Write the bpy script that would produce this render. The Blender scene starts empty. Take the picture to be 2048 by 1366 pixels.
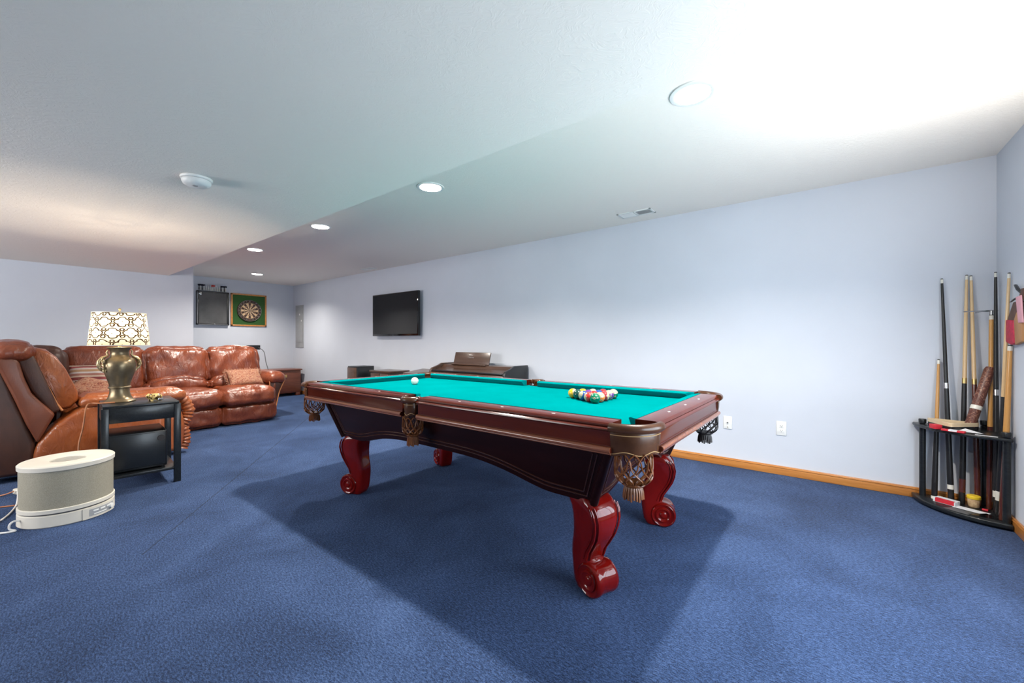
import bpy, bmesh, math, random
from mathutils import Vector, Matrix, noise
random.seed(7)
PI = math.pi
COL = bpy.context.scene.collection
SC = bpy.context.scene

# ---------------------------------------------------------------- materials
def new_mat(name):
    m = bpy.data.materials.new(name); m.use_nodes = True
    nt = m.node_tree
    return m, nt, nt.nodes['Principled BSDF']

def ramp(nt, stops):
    r = nt.nodes.new('ShaderNodeValToRGB')
    e = r.color_ramp.elements
    while len(e) < len(stops): e.new(0.5)
    for k, (p, c) in enumerate(stops):
        e[k].position = p; e[k].color = (c[0], c[1], c[2], 1)
    return r

def coords(nt, scale=(1, 1, 1), kind='Object', rot=(0, 0, 0)):
    tc = nt.nodes.new('ShaderNodeTexCoord'); mp = nt.nodes.new('ShaderNodeMapping')
    mp.inputs['Scale'].default_value = scale; mp.inputs['Rotation'].default_value = rot
    nt.links.new(tc.outputs[kind], mp.inputs['Vector'])
    return mp.outputs['Vector']

def bump(nt, b, height, strength, dist):
    n = nt.nodes.new('ShaderNodeBump'); n.inputs['Strength'].default_value = strength
    n.inputs['Distance'].default_value = dist
    nt.links.new(height, n.inputs['Height']); nt.links.new(n.outputs['Normal'], b.inputs['Normal'])
    return n

def noise_tex(nt, vec, scale, detail=4, rough=0.55, dist=0.0):
    n = nt.nodes.new('ShaderNodeTexNoise')
    n.inputs['Scale'].default_value = scale; n.inputs['Detail'].default_value = detail
    n.inputs['Roughness'].default_value = rough; n.inputs['Distortion'].default_value = dist
    nt.links.new(vec, n.inputs['Vector'])
    return n.outputs['Fac']

def mat(name, c, rough=0.5, metal=0.0, var=0.08, nscale=12, bmp=0.0, bscale=60, bdist=0.002,
        stretch=(1, 1, 1), coat=0.0, spec=0.5, kind='Object', c2=None, dist=0.0):
    m, nt, b = new_mat(name)
    v = coords(nt, stretch, kind)
    f = noise_tex(nt, v, nscale, dist=dist)
    lo = c2 if c2 else tuple(max(0, x * (1 - var)) for x in c)
    hi = c if c2 else tuple(min(1, x * (1 + var)) for x in c)
    r = ramp(nt, [(0.32, lo), (0.68, hi)])
    nt.links.new(f, r.inputs['Fac']); nt.links.new(r.outputs['Color'], b.inputs['Base Color'])
    b.inputs['Roughness'].default_value = rough; b.inputs['Metallic'].default_value = metal
    b.inputs['Specular IOR Level'].default_value = spec
    if coat: b.inputs['Coat Weight'].default_value = coat; b.inputs['Coat Roughness'].default_value = 0.08
    if bmp:
        f2 = noise_tex(nt, v, bscale, 5)
        bump(nt, b, f2, bmp, bdist)
    return m

def wood(name, dark, light, rough=0.25, scale=6, stretch=(0.6, 9, 9), coat=0.4, spec=0.5):
    m, nt, b = new_mat(name)
    v = coords(nt, stretch)
    f = noise_tex(nt, v, scale, 6, 0.6, 0.6)
    r = ramp(nt, [(0.30, dark), (0.72, light)])
    nt.links.new(f, r.inputs['Fac']); nt.links.new(r.outputs['Color'], b.inputs['Base Color'])
    b.inputs['Roughness'].default_value = rough; b.inputs['Coat Weight'].default_value = coat
    b.inputs['Coat Roughness'].default_value = 0.1; b.inputs['Specular IOR Level'].default_value = spec
    bump(nt, b, f, 0.05, 0.001)
    return m

def emit(name, c, s):
    m, nt, b = new_mat(name)
    b.inputs['Base Color'].default_value = (0.9, 0.9, 0.9, 1)
    b.inputs['Emission Color'].default_value = (c[0], c[1], c[2], 1); b.inputs['Emission Strength'].default_value = s
    return m

M = {}
M['wall'] = mat('wall_paint', (0.575, 0.605, 0.665), 0.85, var=0.025, nscale=1.3, bmp=0.08, bscale=55, bdist=0.003, spec=0.25)

def ceiling_mat():
    m, nt, b = new_mat('ceiling_texture')
    b.inputs['Base Color'].default_value = (0.86, 0.805, 0.735, 1); b.inputs['Roughness'].default_value = 0.9
    b.inputs['Specular IOR Level'].default_value = 0.2
    v = coords(nt, (1, 1, 1))
    w = noise_tex(nt, v, 5, 3)
    vm = nt.nodes.new('ShaderNodeVectorMath'); vm.operation = 'MULTIPLY_ADD'
    nt.links.new(w, vm.inputs[0]); vm.inputs[1].default_value = (0.35, 0.35, 0.0); nt.links.new(v, vm.inputs[2])
    f = noise_tex(nt, vm.outputs[0], 30, 4, 0.6, 1.6)
    r = ramp(nt, [(0.45, (0, 0, 0)), (0.58, (1, 1, 1))])
    nt.links.new(f, r.inputs['Fac'])
    bump(nt, b, r.outputs['Color'], 0.22, 0.004)
    return m
M['ceiling'] = ceiling_mat()

def carpet_mat():
    m, nt, b = new_mat('carpet')
    v = coords(nt, (1, 1, 1))
    fine = noise_tex(nt, v, 210, 3, 0.7)
    vs = coords(nt, (1.0, 2.6, 1), rot=(0, 0, 0.5))
    mid = noise_tex(nt, vs, 58, 5, 0.7)
    big = noise_tex(nt, v, 1.6, 4, 0.6, 0.5)
    a = nt.nodes.new('ShaderNodeMath'); a.operation = 'MULTIPLY_ADD'
    nt.links.new(mid, a.inputs[0]); a.inputs[1].default_value = 0.55
    a2 = nt.nodes.new('ShaderNodeMath'); a2.operation = 'MULTIPLY'
    nt.links.new(fine, a2.inputs[0]); a2.inputs[1].default_value = 0.45
    nt.links.new(a2.outputs[0], a.inputs[2])
    a3 = nt.nodes.new('ShaderNodeMath'); a3.operation = 'MULTIPLY_ADD'
    nt.links.new(big, a3.inputs[0]); a3.inputs[1].default_value = 0.22
    nt.links.new(a.outputs[0], a3.inputs[2])
    r = ramp(nt, [(0.505, (0.003, 0.010, 0.036)), (0.598, (0.019, 0.047, 0.128)), (0.705, (0.072, 0.128, 0.280))])
    nt.links.new(a3.outputs[0], r.inputs['Fac'])
    # the seam between two widths of carpet
    sx = nt.nodes.new('ShaderNodeSeparateXYZ'); nt.links.new(v, sx.inputs[0])
    d = nt.nodes.new('ShaderNodeMath'); d.operation = 'MULTIPLY_ADD'      # y + 0.741 x
    nt.links.new(sx.outputs['X'], d.inputs[0]); d.inputs[1].default_value = 0.741
    nt.links.new(sx.outputs['Y'], d.inputs[2])
    d2 = nt.nodes.new('ShaderNodeMath'); d2.operation = 'SUBTRACT'; nt.links.new(d.outputs[0], d2.inputs[0]); d2.inputs[1].default_value = SEAM_C
    wob = nt.nodes.new('ShaderNodeMath'); wob.operation = 'MULTIPLY_ADD'
    nt.links.new(noise_tex(nt, v, 14, 2), wob.inputs[0]); wob.inputs[1].default_value = 0.02; nt.links.new(d2.outputs[0], wob.inputs[2])
    d3 = nt.nodes.new('ShaderNodeMath'); d3.operation = 'ABSOLUTE'; nt.links.new(wob.outputs[0], d3.inputs[0])
    d4 = nt.nodes.new('ShaderNodeMapRange'); nt.links.new(d3.outputs[0], d4.inputs['Value'])
    d4.inputs['From Min'].default_value = 0.003; d4.inputs['From Max'].default_value = 0.009
    d4.inputs['To Min'].default_value = 0.45; d4.inputs['To Max'].default_value = 1.0
    mx = nt.nodes.new('ShaderNodeMix'); mx.data_type = 'RGBA'; mx.blend_type = 'MULTIPLY'
    lt = nt.nodes.new('ShaderNodeMath'); lt.operation = 'LESS_THAN'; nt.links.new(sx.outputs['X'], lt.inputs[0]); lt.inputs[1].default_value = -2.95; nt.links.new(lt.outputs[0], mx.inputs['Factor'])
    nt.links.new(r.outputs['Color'], mx.inputs['A']); nt.links.new(d4.outputs['Result'], mx.inputs['B'])
    nt.links.new(mx.outputs['Result'], b.inputs['Base Color'])
    b.inputs['Roughness'].default_value = 1.0; b.inputs['Specular IOR Level'].default_value = 0.05
    b.inputs['Sheen Weight'].default_value = 0.12; b.inputs['Sheen Roughness'].default_value = 0.5
    b.inputs['Sheen Tint'].default_value = (0.75, 0.82, 1, 1)
    bump(nt, b, a.outputs[0], 1.0, 0.016)
    return m
SEAM_C = -1.675
M['carpet'] = carpet_mat()
M['oak'] = wood('oak_trim', (0.42, 0.15, 0.03), (0.60, 0.25, 0.06), 0.35, 5, (0.5, 8, 8), 0.2)
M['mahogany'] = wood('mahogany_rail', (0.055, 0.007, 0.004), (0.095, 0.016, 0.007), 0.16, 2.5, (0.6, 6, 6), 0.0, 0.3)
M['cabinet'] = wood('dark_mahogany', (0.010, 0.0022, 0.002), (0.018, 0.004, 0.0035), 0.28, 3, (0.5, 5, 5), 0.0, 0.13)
M['cherry'] = wood('cherry_leg', (0.085, 0.002, 0.0015), (0.165, 0.005, 0.003), 0.06, 3, (3, 3, 0.6), 0.0, 0.32)
M['moulding'] = wood('highlit_moulding', (0.17, 0.050, 0.024), (0.26, 0.085, 0.040), 0.18, 3, (0.6, 6, 6), 0.2, 0.5)  # rail wood made lighter, downlight highlights put into the colour
M['bead'] = wood('highlit_bead', (0.034, 0.011, 0.007), (0.055, 0.018, 0.011), 0.15, 3, (0.6, 6, 6), 0.1, 0.5)  # same wood as the cabinet, lightened to paint in downlight glints
M['cloth'] = mat('billiard_cloth', (0.0, 0.155, 0.162), 1.0, var=0.05, nscale=5, bmp=0.15, bscale=700, bdist=0.0006, spec=0.0)
M['pocket_leather'] = mat('pocket_leather', (0.060, 0.023, 0.010), 0.26, var=0.3, nscale=14, bmp=0.12, bscale=90, spec=0.35)
M['pocket_net'] = mat('pocket_net_leather', (0.15, 0.048, 0.014), 0.28, var=0.25, nscale=30, spec=0.35)
M['pocket_black'] = mat('pocket_liner', (0.022, 0.017, 0.016), 0.5)
M['pearl'] = mat('pearl_inlay', (0.75, 0.74, 0.70), 0.25)
M['stitch'] = mat('stitching', (0.42, 0.25, 0.11), 0.6)

def leather(name, dark, light, rough=0.3, bs=0.55):
    m, nt, b = new_mat(name)
    v = coords(nt, (1, 1, 1), 'Object')
    f = noise_tex(nt, v, 5, 5, 0.6, 0.4)
    r = ramp(nt, [(0.30, dark), (0.70, light)])
    nt.links.new(f, r.inputs['Fac']); nt.links.new(r.outputs['Color'], b.inputs['Base Color'])
    b.inputs['Roughness'].default_value = rough; b.inputs['Specular IOR Level'].default_value = 0.6
    w = noise_tex(nt, coords(nt, (1.0, 1.0, 0.35)), 16, 3, 0.55, 1.2)
    w2 = noise_tex(nt, v, 60, 3)
    ad = nt.nodes.new('ShaderNodeMath'); ad.operation = 'MULTIPLY_ADD'
    nt.links.new(w2, ad.inputs[0]); ad.inputs[1].default_value = 0.15; nt.links.new(w, ad.inputs[2])
    bump(nt, b, ad.outputs[0], bs, 0.018)
    return m
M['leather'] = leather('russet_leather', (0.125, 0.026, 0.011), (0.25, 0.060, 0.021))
M['leather_lamplit'] = leather('lamplit_leather', (0.23, 0.055, 0.014), (0.34, 0.095, 0.026))  # oranger copy of the russet leather, warm lamplight put into its colour
M['leather_dark'] = leather('dark_and_shaded_leather', (0.045, 0.017, 0.010), (0.075, 0.024, 0.012), 0.5, 0.12)  # for darker parts; on the recliner's back shell it paints shade
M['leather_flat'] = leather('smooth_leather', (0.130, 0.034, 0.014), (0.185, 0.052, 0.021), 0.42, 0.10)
M['piping'] = mat('piping_cord', (0.48, 0.19, 0.07), 0.5)
M['black_wood'] = wood('black_stained_wood', (0.006, 0.007, 0.008), (0.018, 0.021, 0.024), 0.3, 8, (0.5, 10, 10), 0.1, 0.35)
M['black'] = mat('black_plastic', (0.012, 0.012, 0.013), 0.35)
M['black_gloss'] = mat('black_gloss', (0.006, 0.006, 0.007), 0.08)
M['sub_black'] = mat('subwoofer_vinyl', (0.010, 0.012, 0.014), 0.3)
M['cream_plastic'] = mat('cream_plastic', (0.66, 0.62, 0.54), 0.4, var=0.03)
M['white_plastic'] = mat('white_plastic', (0.78, 0.78, 0.75), 0.4, var=0.02)
M['grey_plastic'] = mat('grey_panel', (0.33, 0.335, 0.34), 0.45, var=0.06)
M['grey_dark'] = mat('dark_grey', (0.10, 0.10, 0.105), 0.5)
M['bronze'] = mat('bronze_vase', (0.19, 0.145, 0.085), 0.34, metal=0.75, var=0.3, nscale=7, bmp=0.05, bscale=30)
M['gilt'] = mat('gilded_scrolls', (0.46, 0.35, 0.19), 0.35, metal=0.7, var=0.4, nscale=60)
M['chest'] = wood('chest_wood', (0.12, 0.030, 0.014), (0.21, 0.060, 0.027), 0.35, 5, (6, 0.6, 6), 0.2)
M['brown_wood'] = wood('rosewood_piano', (0.050, 0.026, 0.017), (0.090, 0.048, 0.032), 0.3, 4, (0.5, 6, 6), 0.3)
M['maple'] = wood('maple_shaft', (0.60, 0.40, 0.20), (0.72, 0.52, 0.29), 0.3, 3, (10, 10, 0.5), 0.4)
M['honey'] = wood('honey_shaft', (0.50, 0.24, 0.06), (0.62, 0.33, 0.10), 0.3, 3, (10, 10, 0.5), 0.4)
M['pale_wood'] = wood('pale_wood', (0.62, 0.46, 0.27), (0.74, 0.58, 0.38), 0.4, 4, (3, 3, 3), 0.2)
M['butt_brown'] = wood('brown_butt', (0.05, 0.012, 0.008), (0.12, 0.028, 0.015), 0.2, 4, (8, 8, 0.6), 0.6)
M['steel'] = mat('steel', (0.62, 0.62, 0.62), 0.25, metal=1.0)
M['brass'] = mat('brass', (0.62, 0.44, 0.18), 0.3, metal=1.0)
M['ivory'] = mat('ivory', (0.72, 0.70, 0.62), 0.35)
M['red'] = mat('red_card', (0.55, 0.02, 0.035), 0.5)
M['paper'] = mat('paper', (0.74, 0.74, 0.76), 0.8, c2=(0.62, 0.63, 0.66), nscale=70)
M['kraft'] = mat('peanut_label', (0.62, 0.45, 0.25), 0.6, c2=(0.38, 0.22, 0.11), nscale=55)
M['yellow'] = mat('yellow_lid', (0.80, 0.55, 0.03), 0.4)
M['tv_screen'] = mat('screen_glass', (0.010, 0.009, 0.008), 0.09, var=0.1, spec=0.6)
M['green_felt'] = mat('green_felt', (0.025, 0.085, 0.018), 0.95, var=0.2, nscale=200)
M['board_tan'] = mat('sisal_tan', (0.56, 0.39, 0.23), 0.85, var=0.12, nscale=90)
M['board_dark'] = mat('sisal_dark', (0.045, 0.025, 0.017), 0.85, var=0.2, nscale=90)
M['board_red'] = mat('sisal_red', (0.30, 0.15, 0.09), 0.85)
M['board_green'] = mat('sisal_green', (0.16, 0.13, 0.07), 0.85)
M['glass_grey'] = mat('smoked_glass_front', (0.085, 0.085, 0.085), 0.16, var=0.25, nscale=3)
M['red_flight'] = mat('red_flight', (0.55, 0.05, 0.04), 0.5)
M['silver_flight'] = mat('pale_flight', (0.55, 0.56, 0.60), 0.4)
M['navy_flight'] = mat('navy_flight', (0.02, 0.02, 0.04), 0.5)
M['orange_cord'] = mat('brown_cord', (0.45, 0.17, 0.07), 0.5)
M['white_cord'] = mat('white_cord', (0.75, 0.74, 0.72), 0.5)
M['pink'] = mat('pink_strap', (0.72, 0.36, 0.42), 0.6)
M['crimson'] = mat('crimson', (0.46, 0.012, 0.05), 0.55, var=0.25, nscale=40)
M['tan_strap'] = mat('tan_edge', (0.45, 0.22, 0.09), 0.5)
M['brown_leather'] = mat('brown_pouch', (0.10, 0.045, 0.03), 0.6, var=0.3)
M['bulb'] = emit('bulb_glow', (1.0, 0.95, 0.86), 14)
M['downlight'] = emit('downlight_lens', (1.0, 0.97, 0.92), 9)
M['added_pane_glow'] = emit('added_window_glow', (0.80, 0.90, 1.0), 3.0)  # glowing panes of the added windows

def stripes_mat():
    m, nt, b = new_mat('striped_cotton')
    v = coords(nt, (1, 1, 1), 'Object')
    sx = nt.nodes.new('ShaderNodeSeparateXYZ'); nt.links.new(v, sx.inputs[0])
    f = nt.nodes.new('ShaderNodeMath'); f.operation = 'MULTIPLY'; nt.links.new(sx.outputs['Y'], f.inputs[0]); f.inputs[1].default_value = 6.5
    g = nt.nodes.new('ShaderNodeMath'); g.operation = 'FRACT'; nt.links.new(f.outputs[0], g.inputs[0])
    r = ramp(nt, [(0.0, (0.24, 0.05, 0.05)), (0.22, (0.58, 0.46, 0.36)), (0.34, (0.36, 0.17, 0.13)), (0.52, (0.60, 0.55, 0.52)), (0.66, (0.42, 0.26, 0.14)), (0.84, (0.50, 0.42, 0.38))])
    r.color_ramp.interpolation = 'CONSTANT'
    nt.links.new(g.outputs[0], r.inputs['Fac']); nt.links.new(r.outputs['Color'], b.inputs['Base Color'])
    b.inputs['Roughness'].default_value = 0.85
    return m
M['stripes'] = stripes_mat()

def paisley_mat():
    m, nt, b = new_mat('floral_weave')
    v = coords(nt, (1, 1, 1), 'Object')
    f = noise_tex(nt, v, 18, 4, 0.6, 2.2)
    r = ramp(nt, [(0.30, (0.10, 0.022, 0.018)), (0.42, (0.30, 0.10, 0.055)), (0.52, (0.42, 0.26, 0.16)), (0.58, (0.22, 0.035, 0.03)), (0.70, (0.36, 0.26, 0.16))])
    nt.links.new(f, r.inputs['Fac']); nt.links.new(r.outputs['Color'], b.inputs['Base Color'])
    b.inputs['Roughness'].default_value = 0.85
    bump(nt, b, f, 0.4, 0.01)
    return m
M['paisley'] = paisley_mat()

def leopard_mat():
    m, nt, b = new_mat('spotted_glaze')
    v = coords(nt, (1, 1, 1), 'Object')
    f = noise_tex(nt, v, 55, 2, 0.5, 0.6)
    r = ramp(nt, [(0.43, (0.06, 0.03, 0.01)), (0.5, (0.62, 0.45, 0.16))])
    nt.links.new(f, r.inputs['Fac']); nt.links.new(r.outputs['Color'], b.inputs['Base Color'])
    b.inputs['Roughness'].default_value = 0.2
    return m
M['leopard'] = leopard_mat()

def mesh_grille_mat():
    m, nt, b = new_mat('perforated_grille')
    v = coords(nt, (1, 1, 1), 'Object')
    vo = nt.nodes.new('ShaderNodeTexVoronoi'); vo.inputs['Scale'].default_value = 420; nt.links.new(v, vo.inputs['Vector'])
    r = ramp(nt, [(0.25, (0.22, 0.20, 0.145)), (0.60, (0.36, 0.33, 0.255))])
    nt.links.new(vo.outputs['Distance'], r.inputs['Fac']); nt.links.new(r.outputs['Color'], b.inputs['Base Color'])
    b.inputs['Roughness'].default_value = 0.5
    return m
M['grille'] = mesh_grille_mat()

def tooled_mat():
    m, nt, b = new_mat('tooled_leather')
    v = coords(nt, (1, 1, 1), 'Object')
    f = noise_tex(nt, v, 45, 3, 0.6, 2.5)
    r = ramp(nt, [(0.52, (0.10, 0.028, 0.018)), (0.62, (0.33, 0.16, 0.10))])
    nt.links.new(f, r.inputs['Fac']); nt.links.new(r.outputs['Color'], b.inputs['Base Color'])
    b.inputs['Roughness'].default_value = 0.4
    return m
M['tooled'] = tooled_mat()

def shade_mat():
    m = bpy.data.materials.new('trellis_lampshade'); m.use_nodes = True
    nt = m.node_tree; nt.nodes.clear()
    out = nt.nodes.new('ShaderNodeOutputMaterial')
    tc = nt.nodes.new('ShaderNodeTexCoord'); sx = nt.nodes.new('ShaderNodeSeparateXYZ'); nt.links.new(tc.outputs['Object'], sx.inputs[0])
    at = nt.nodes.new('ShaderNodeMath'); at.operation = 'ARCTAN2'; nt.links.new(sx.outputs['Y'], at.inputs[0]); nt.links.new(sx.outputs['X'], at.inputs[1])
    sc = nt.nodes.new('ShaderNodeMath'); sc.operation = 'MULTIPLY'; nt.links.new(at.outputs[0], sc.inputs[0]); sc.inputs[1].default_value = 0.175
    cb = nt.nodes.new('ShaderNodeCombineXYZ'); nt.links.new(sc.outputs[0], cb.inputs[0]); nt.links.new(sx.outputs['Z'], cb.inputs[1])
    # quatrefoil outlines in half-drop repeat, with small rings between them
    def mth(op, a, b_=None):
        n = nt.nodes.new('ShaderNodeMath'); n.operation = op
        for k, q in enumerate((a, b_)):
            if q is None: continue
            if isinstance(q, (int, float)): n.inputs[k].default_value = q
            else: nt.links.new(q, n.inputs[k])
        return n.outputs[0]
    sp = nt.nodes.new('ShaderNodeSeparateXYZ'); 
    nz = nt.nodes.new('ShaderNodeTexNoise'); nz.inputs['Scale'].default_value = 22; nz.inputs['Detail'].default_value = 1
    nt.links.new(cb.outputs[0], nz.inputs['Vector'])
    ad = nt.nodes.new('ShaderNodeVectorMath'); ad.operation = 'MULTIPLY_ADD'; nt.links.new(nz.outputs['Color'], ad.inputs[0]); ad.inputs[1].default_value = (0.022, 0.022, 0); nt.links.new(cb.outputs[0], ad.inputs[2])
    nt.links.new(ad.outputs[0], sp.inputs[0])
    V = mth('MULTIPLY', sp.outputs['Y'], 1 / .088); U = mth('MULTIPLY', sp.outputs['X'], 1 / .110)
    row = mth('FLOOR', V); U2 = mth('ADD', U, mth('MULTIPLY', row, .5))
    qx = mth('ABSOLUTE', mth('SUBTRACT', mth('FRACT', U2), .5)); qy = mth('ABSOLUTE', mth('SUBTRACT', mth('FRACT', V), .5))
    def ln(ax, ay): return mth('SQRT', mth('ADD', mth('POWER', mth('ADD', qx, -ax), 2), mth('POWER', mth('ADD', qy, -ay), 2)))
    lob = mth('ABSOLUTE', mth('SUBTRACT', mth('MINIMUM', ln(.21, 0), ln(0, .21)), .225))
    rng = mth('ABSOLUTE', mth('SUBTRACT', ln(.5, .30), .11))
    ab = nt.nodes.new('ShaderNodeMath'); ab.operation = 'MINIMUM'; nt.links.new(lob, ab.inputs[0]); nt.links.new(rng, ab.inputs[1])
    r = ramp(nt, [(0.030, (0.010, 0.005, 0.002)), (0.050, (0.30, 0.27, 0.21))])
    nt.links.new(ab.outputs[0], r.inputs['Fac'])
    df = nt.nodes.new('ShaderNodeBsdfDiffuse'); tr = nt.nodes.new('ShaderNodeBsdfTranslucent')
    nt.links.new(r.outputs['Color'], df.inputs['Color']); nt.links.new(r.outputs['Color'], tr.inputs['Color'])
    mx = nt.nodes.new('ShaderNodeMixShader'); mx.inputs[0].default_value = 0.55
    nt.links.new(df.outputs[0], mx.inputs[1]); nt.links.new(tr.outputs[0], mx.inputs[2])
    nt.links.new(mx.outputs[0], out.inputs['Surface'])
    return m
M['shade'] = shade_mat()

def ball_mat(name, col, stripe):
    m, nt, b = new_mat(name)
    tc = nt.nodes.new('ShaderNodeTexCoord'); sx = nt.nodes.new('ShaderNodeSeparateXYZ')
    nt.links.new(tc.outputs['Object'], sx.inputs[0])
    cream = (0.38, 0.32, 0.205, 1)
    # white spot round the number: at local +x and -x
    ab = nt.nodes.new('ShaderNodeMath'); ab.operation = 'ABSOLUTE'; nt.links.new(sx.outputs['X'], ab.inputs[0])
    gt = nt.nodes.new('ShaderNodeMath'); gt.operation = 'GREATER_THAN'; nt.links.new(ab.outputs[0], gt.inputs[0]); gt.inputs[1].default_value = 0.0299
    mx = nt.nodes.new('ShaderNodeMix'); mx.data_type = 'RGBA'
    if stripe:
        az = nt.nodes.new('ShaderNodeMath'); az.operation = 'ABSOLUTE'; nt.links.new(sx.outputs['Z'], az.inputs[0])
        gz = nt.nodes.new('ShaderNodeMath'); gz.operation = 'GREATER_THAN'; nt.links.new(az.outputs[0], gz.inputs[0]); gz.inputs[1].default_value = 0.0165
        m2 = nt.nodes.new('ShaderNodeMix'); m2.data_type = 'RGBA'
        nt.links.new(gz.outputs[0], m2.inputs['Factor']); m2.inputs['A'].default_value = (*col, 1); m2.inputs['B'].default_value = cream
        nt.links.new(m2.outputs['Result'], mx.inputs['A'])
    else:
        mx.inputs['A'].default_value = (*col, 1)
    mx.inputs['B'].default_value = cream
    nt.links.new(gt.outputs[0], mx.inputs['Factor']); nt.links.new(mx.outputs['Result'], b.inputs['Base Color'])
    b.inputs['Roughness'].default_value = 0.08; b.inputs['Coat Weight'].default_value = 0.5
    return m

# ---------------------------------------------------------------- geometry helpers
def merge(bm, tmp):
    me = bpy.data.meshes.new('tmp'); tmp.to_mesh(me); tmp.free(); bm.from_mesh(me); bpy.data.meshes.remove(me)

def add_box(bm, lo, hi, bev=0.0, seg=2, rot=None, pivot=None):
    t = bmesh.new(); bmesh.ops.create_cube(t, size=1)
    c = [(lo[i] + hi[i]) / 2 for i in range(3)]; s = [max(1e-5, hi[i] - lo[i]) for i in range(3)]
    for v in t.verts: v.co = Vector((c[0] + v.co.x * s[0], c[1] + v.co.y * s[1], c[2] + v.co.z * s[2]))
    if bev: bmesh.ops.bevel(t, geom=t.edges[:], offset=min(bev, 0.45 * min(s)), segments=seg, affect='EDGES', profile=0.5)
    if rot is not None:
        bmesh.ops.rotate(t, verts=t.verts, cent=Vector(pivot if pivot else c), matrix=rot)
    merge(bm, t)

def add_lathe(bm, prof, center=(0, 0, 0), seg=32, axis='Z', cap=True, mtx=None, a0=0.0, a1=2 * PI):
    full = abs(a1 - a0 - 2 * PI) < 1e-6
    rings = []
    n = seg if full else seg + 1
    for r, z in prof:
        ring = []
        for k in range(n):
            a = a0 + (a1 - a0) * k / seg
            p = Vector((r * math.cos(a), r * math.sin(a), z))
            if axis == 'X': p = Vector((p.z, p.x, p.y))
            elif axis == 'Y': p = Vector((p.y, p.z, p.x))
            if mtx is not None: p = mtx @ p
            ring.append(bm.verts.new(p + Vector(center)))
        rings.append(ring)
    for i in range(len(rings) - 1):
        for k in range(n if full else n - 1):
            k2 = (k + 1) % n
            bm.faces.new((rings[i][k], rings[i][k2], rings[i + 1][k2], rings[i + 1][k]))
    if cap and full:
        if prof[0][0] > 1e-4: bm.faces.new(rings[0][::-1])
        if prof[-1][0] > 1e-4: bm.faces.new(rings[-1])

def add_tube(bm, pts, r, seg=8, closed=False, cap=True, flat=1.0):
    pts = [Vector(p) for p in pts]; n = len(pts); rings = []
    rr = r if isinstance(r, (list, tuple)) else [r] * n
    up = None
    for i in range(n):
        if closed: t = pts[(i + 1) % n] - pts[i - 1]
        else: t = pts[min(i + 1, n - 1)] - pts[max(i - 1, 0)]
        if t.length < 1e-9: t = Vector((0, 0, 1))
        t.normalize()
        if up is None:
            up = Vector((0, 0, 1)) if abs(t.z) < 0.9 else Vector((1, 0, 0))
        up = up - t * up.dot(t)
        if up.length < 1e-6: up = t.orthogonal()
        up.normalize(); sd = t.cross(up)
        rings.append([bm.verts.new(pts[i] + (up * math.cos(2 * PI * k / seg) * flat + sd * math.sin(2 * PI * k / seg)) * rr[i]) for k in range(seg)])
    m = n if closed else n - 1
    for i in range(m):
        a = rings[i]; b = rings[(i + 1) % n]
        for k in range(seg):
            k2 = (k + 1) % seg
            bm.faces.new((a[k], a[k2], b[k2], b[k]))
    if cap and not closed:
        bm.faces.new(rings[0][::-1]); bm.faces.new(rings[-1])

def add_loft(bm, rings, cap=True, closed=True):
    vs = [[bm.verts.new(p) for p in r] for r in rings]
    n = len(vs[0])
    for i in range(len(vs) - 1):
        for k in range(n if closed else n - 1):
            k2 = (k + 1) % n
            bm.faces.new((vs[i][k], vs[i][k2], vs[i + 1][k2], vs[i + 1][k]))
    if cap: bm.faces.new(vs[0][::-1]); bm.faces.new(vs[-1])

def add_prism(bm, poly, d0, d1, plane='XY', bev=0.0, seg=2):
    """extrude a 2D polygon; plane gives the axes of the polygon, third axis runs d0..d1"""
    t = bmesh.new()
    def p3(a, b, d):
        return {'XY': (a, b, d), 'XZ': (a, d, b), 'YZ': (d, a, b)}[plane]
    A = [t.verts.new(p3(a, b, d0)) for a, b in poly]; B = [t.verts.new(p3(a, b, d1)) for a, b in poly]
    n = len(poly)
    t.faces.new(A[::-1]); t.faces.new(B)
    for k in range(n): t.faces.new((A[k], A[(k + 1) % n], B[(k + 1) % n], B[k]))
    bmesh.ops.recalc_face_normals(t, faces=t.faces)
    if bev: bmesh.ops.bevel(t, geom=t.edges[:], offset=bev, segments=seg, affect='EDGES', profile=0.5, clamp_overlap=True)
    merge(bm, t)

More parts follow.
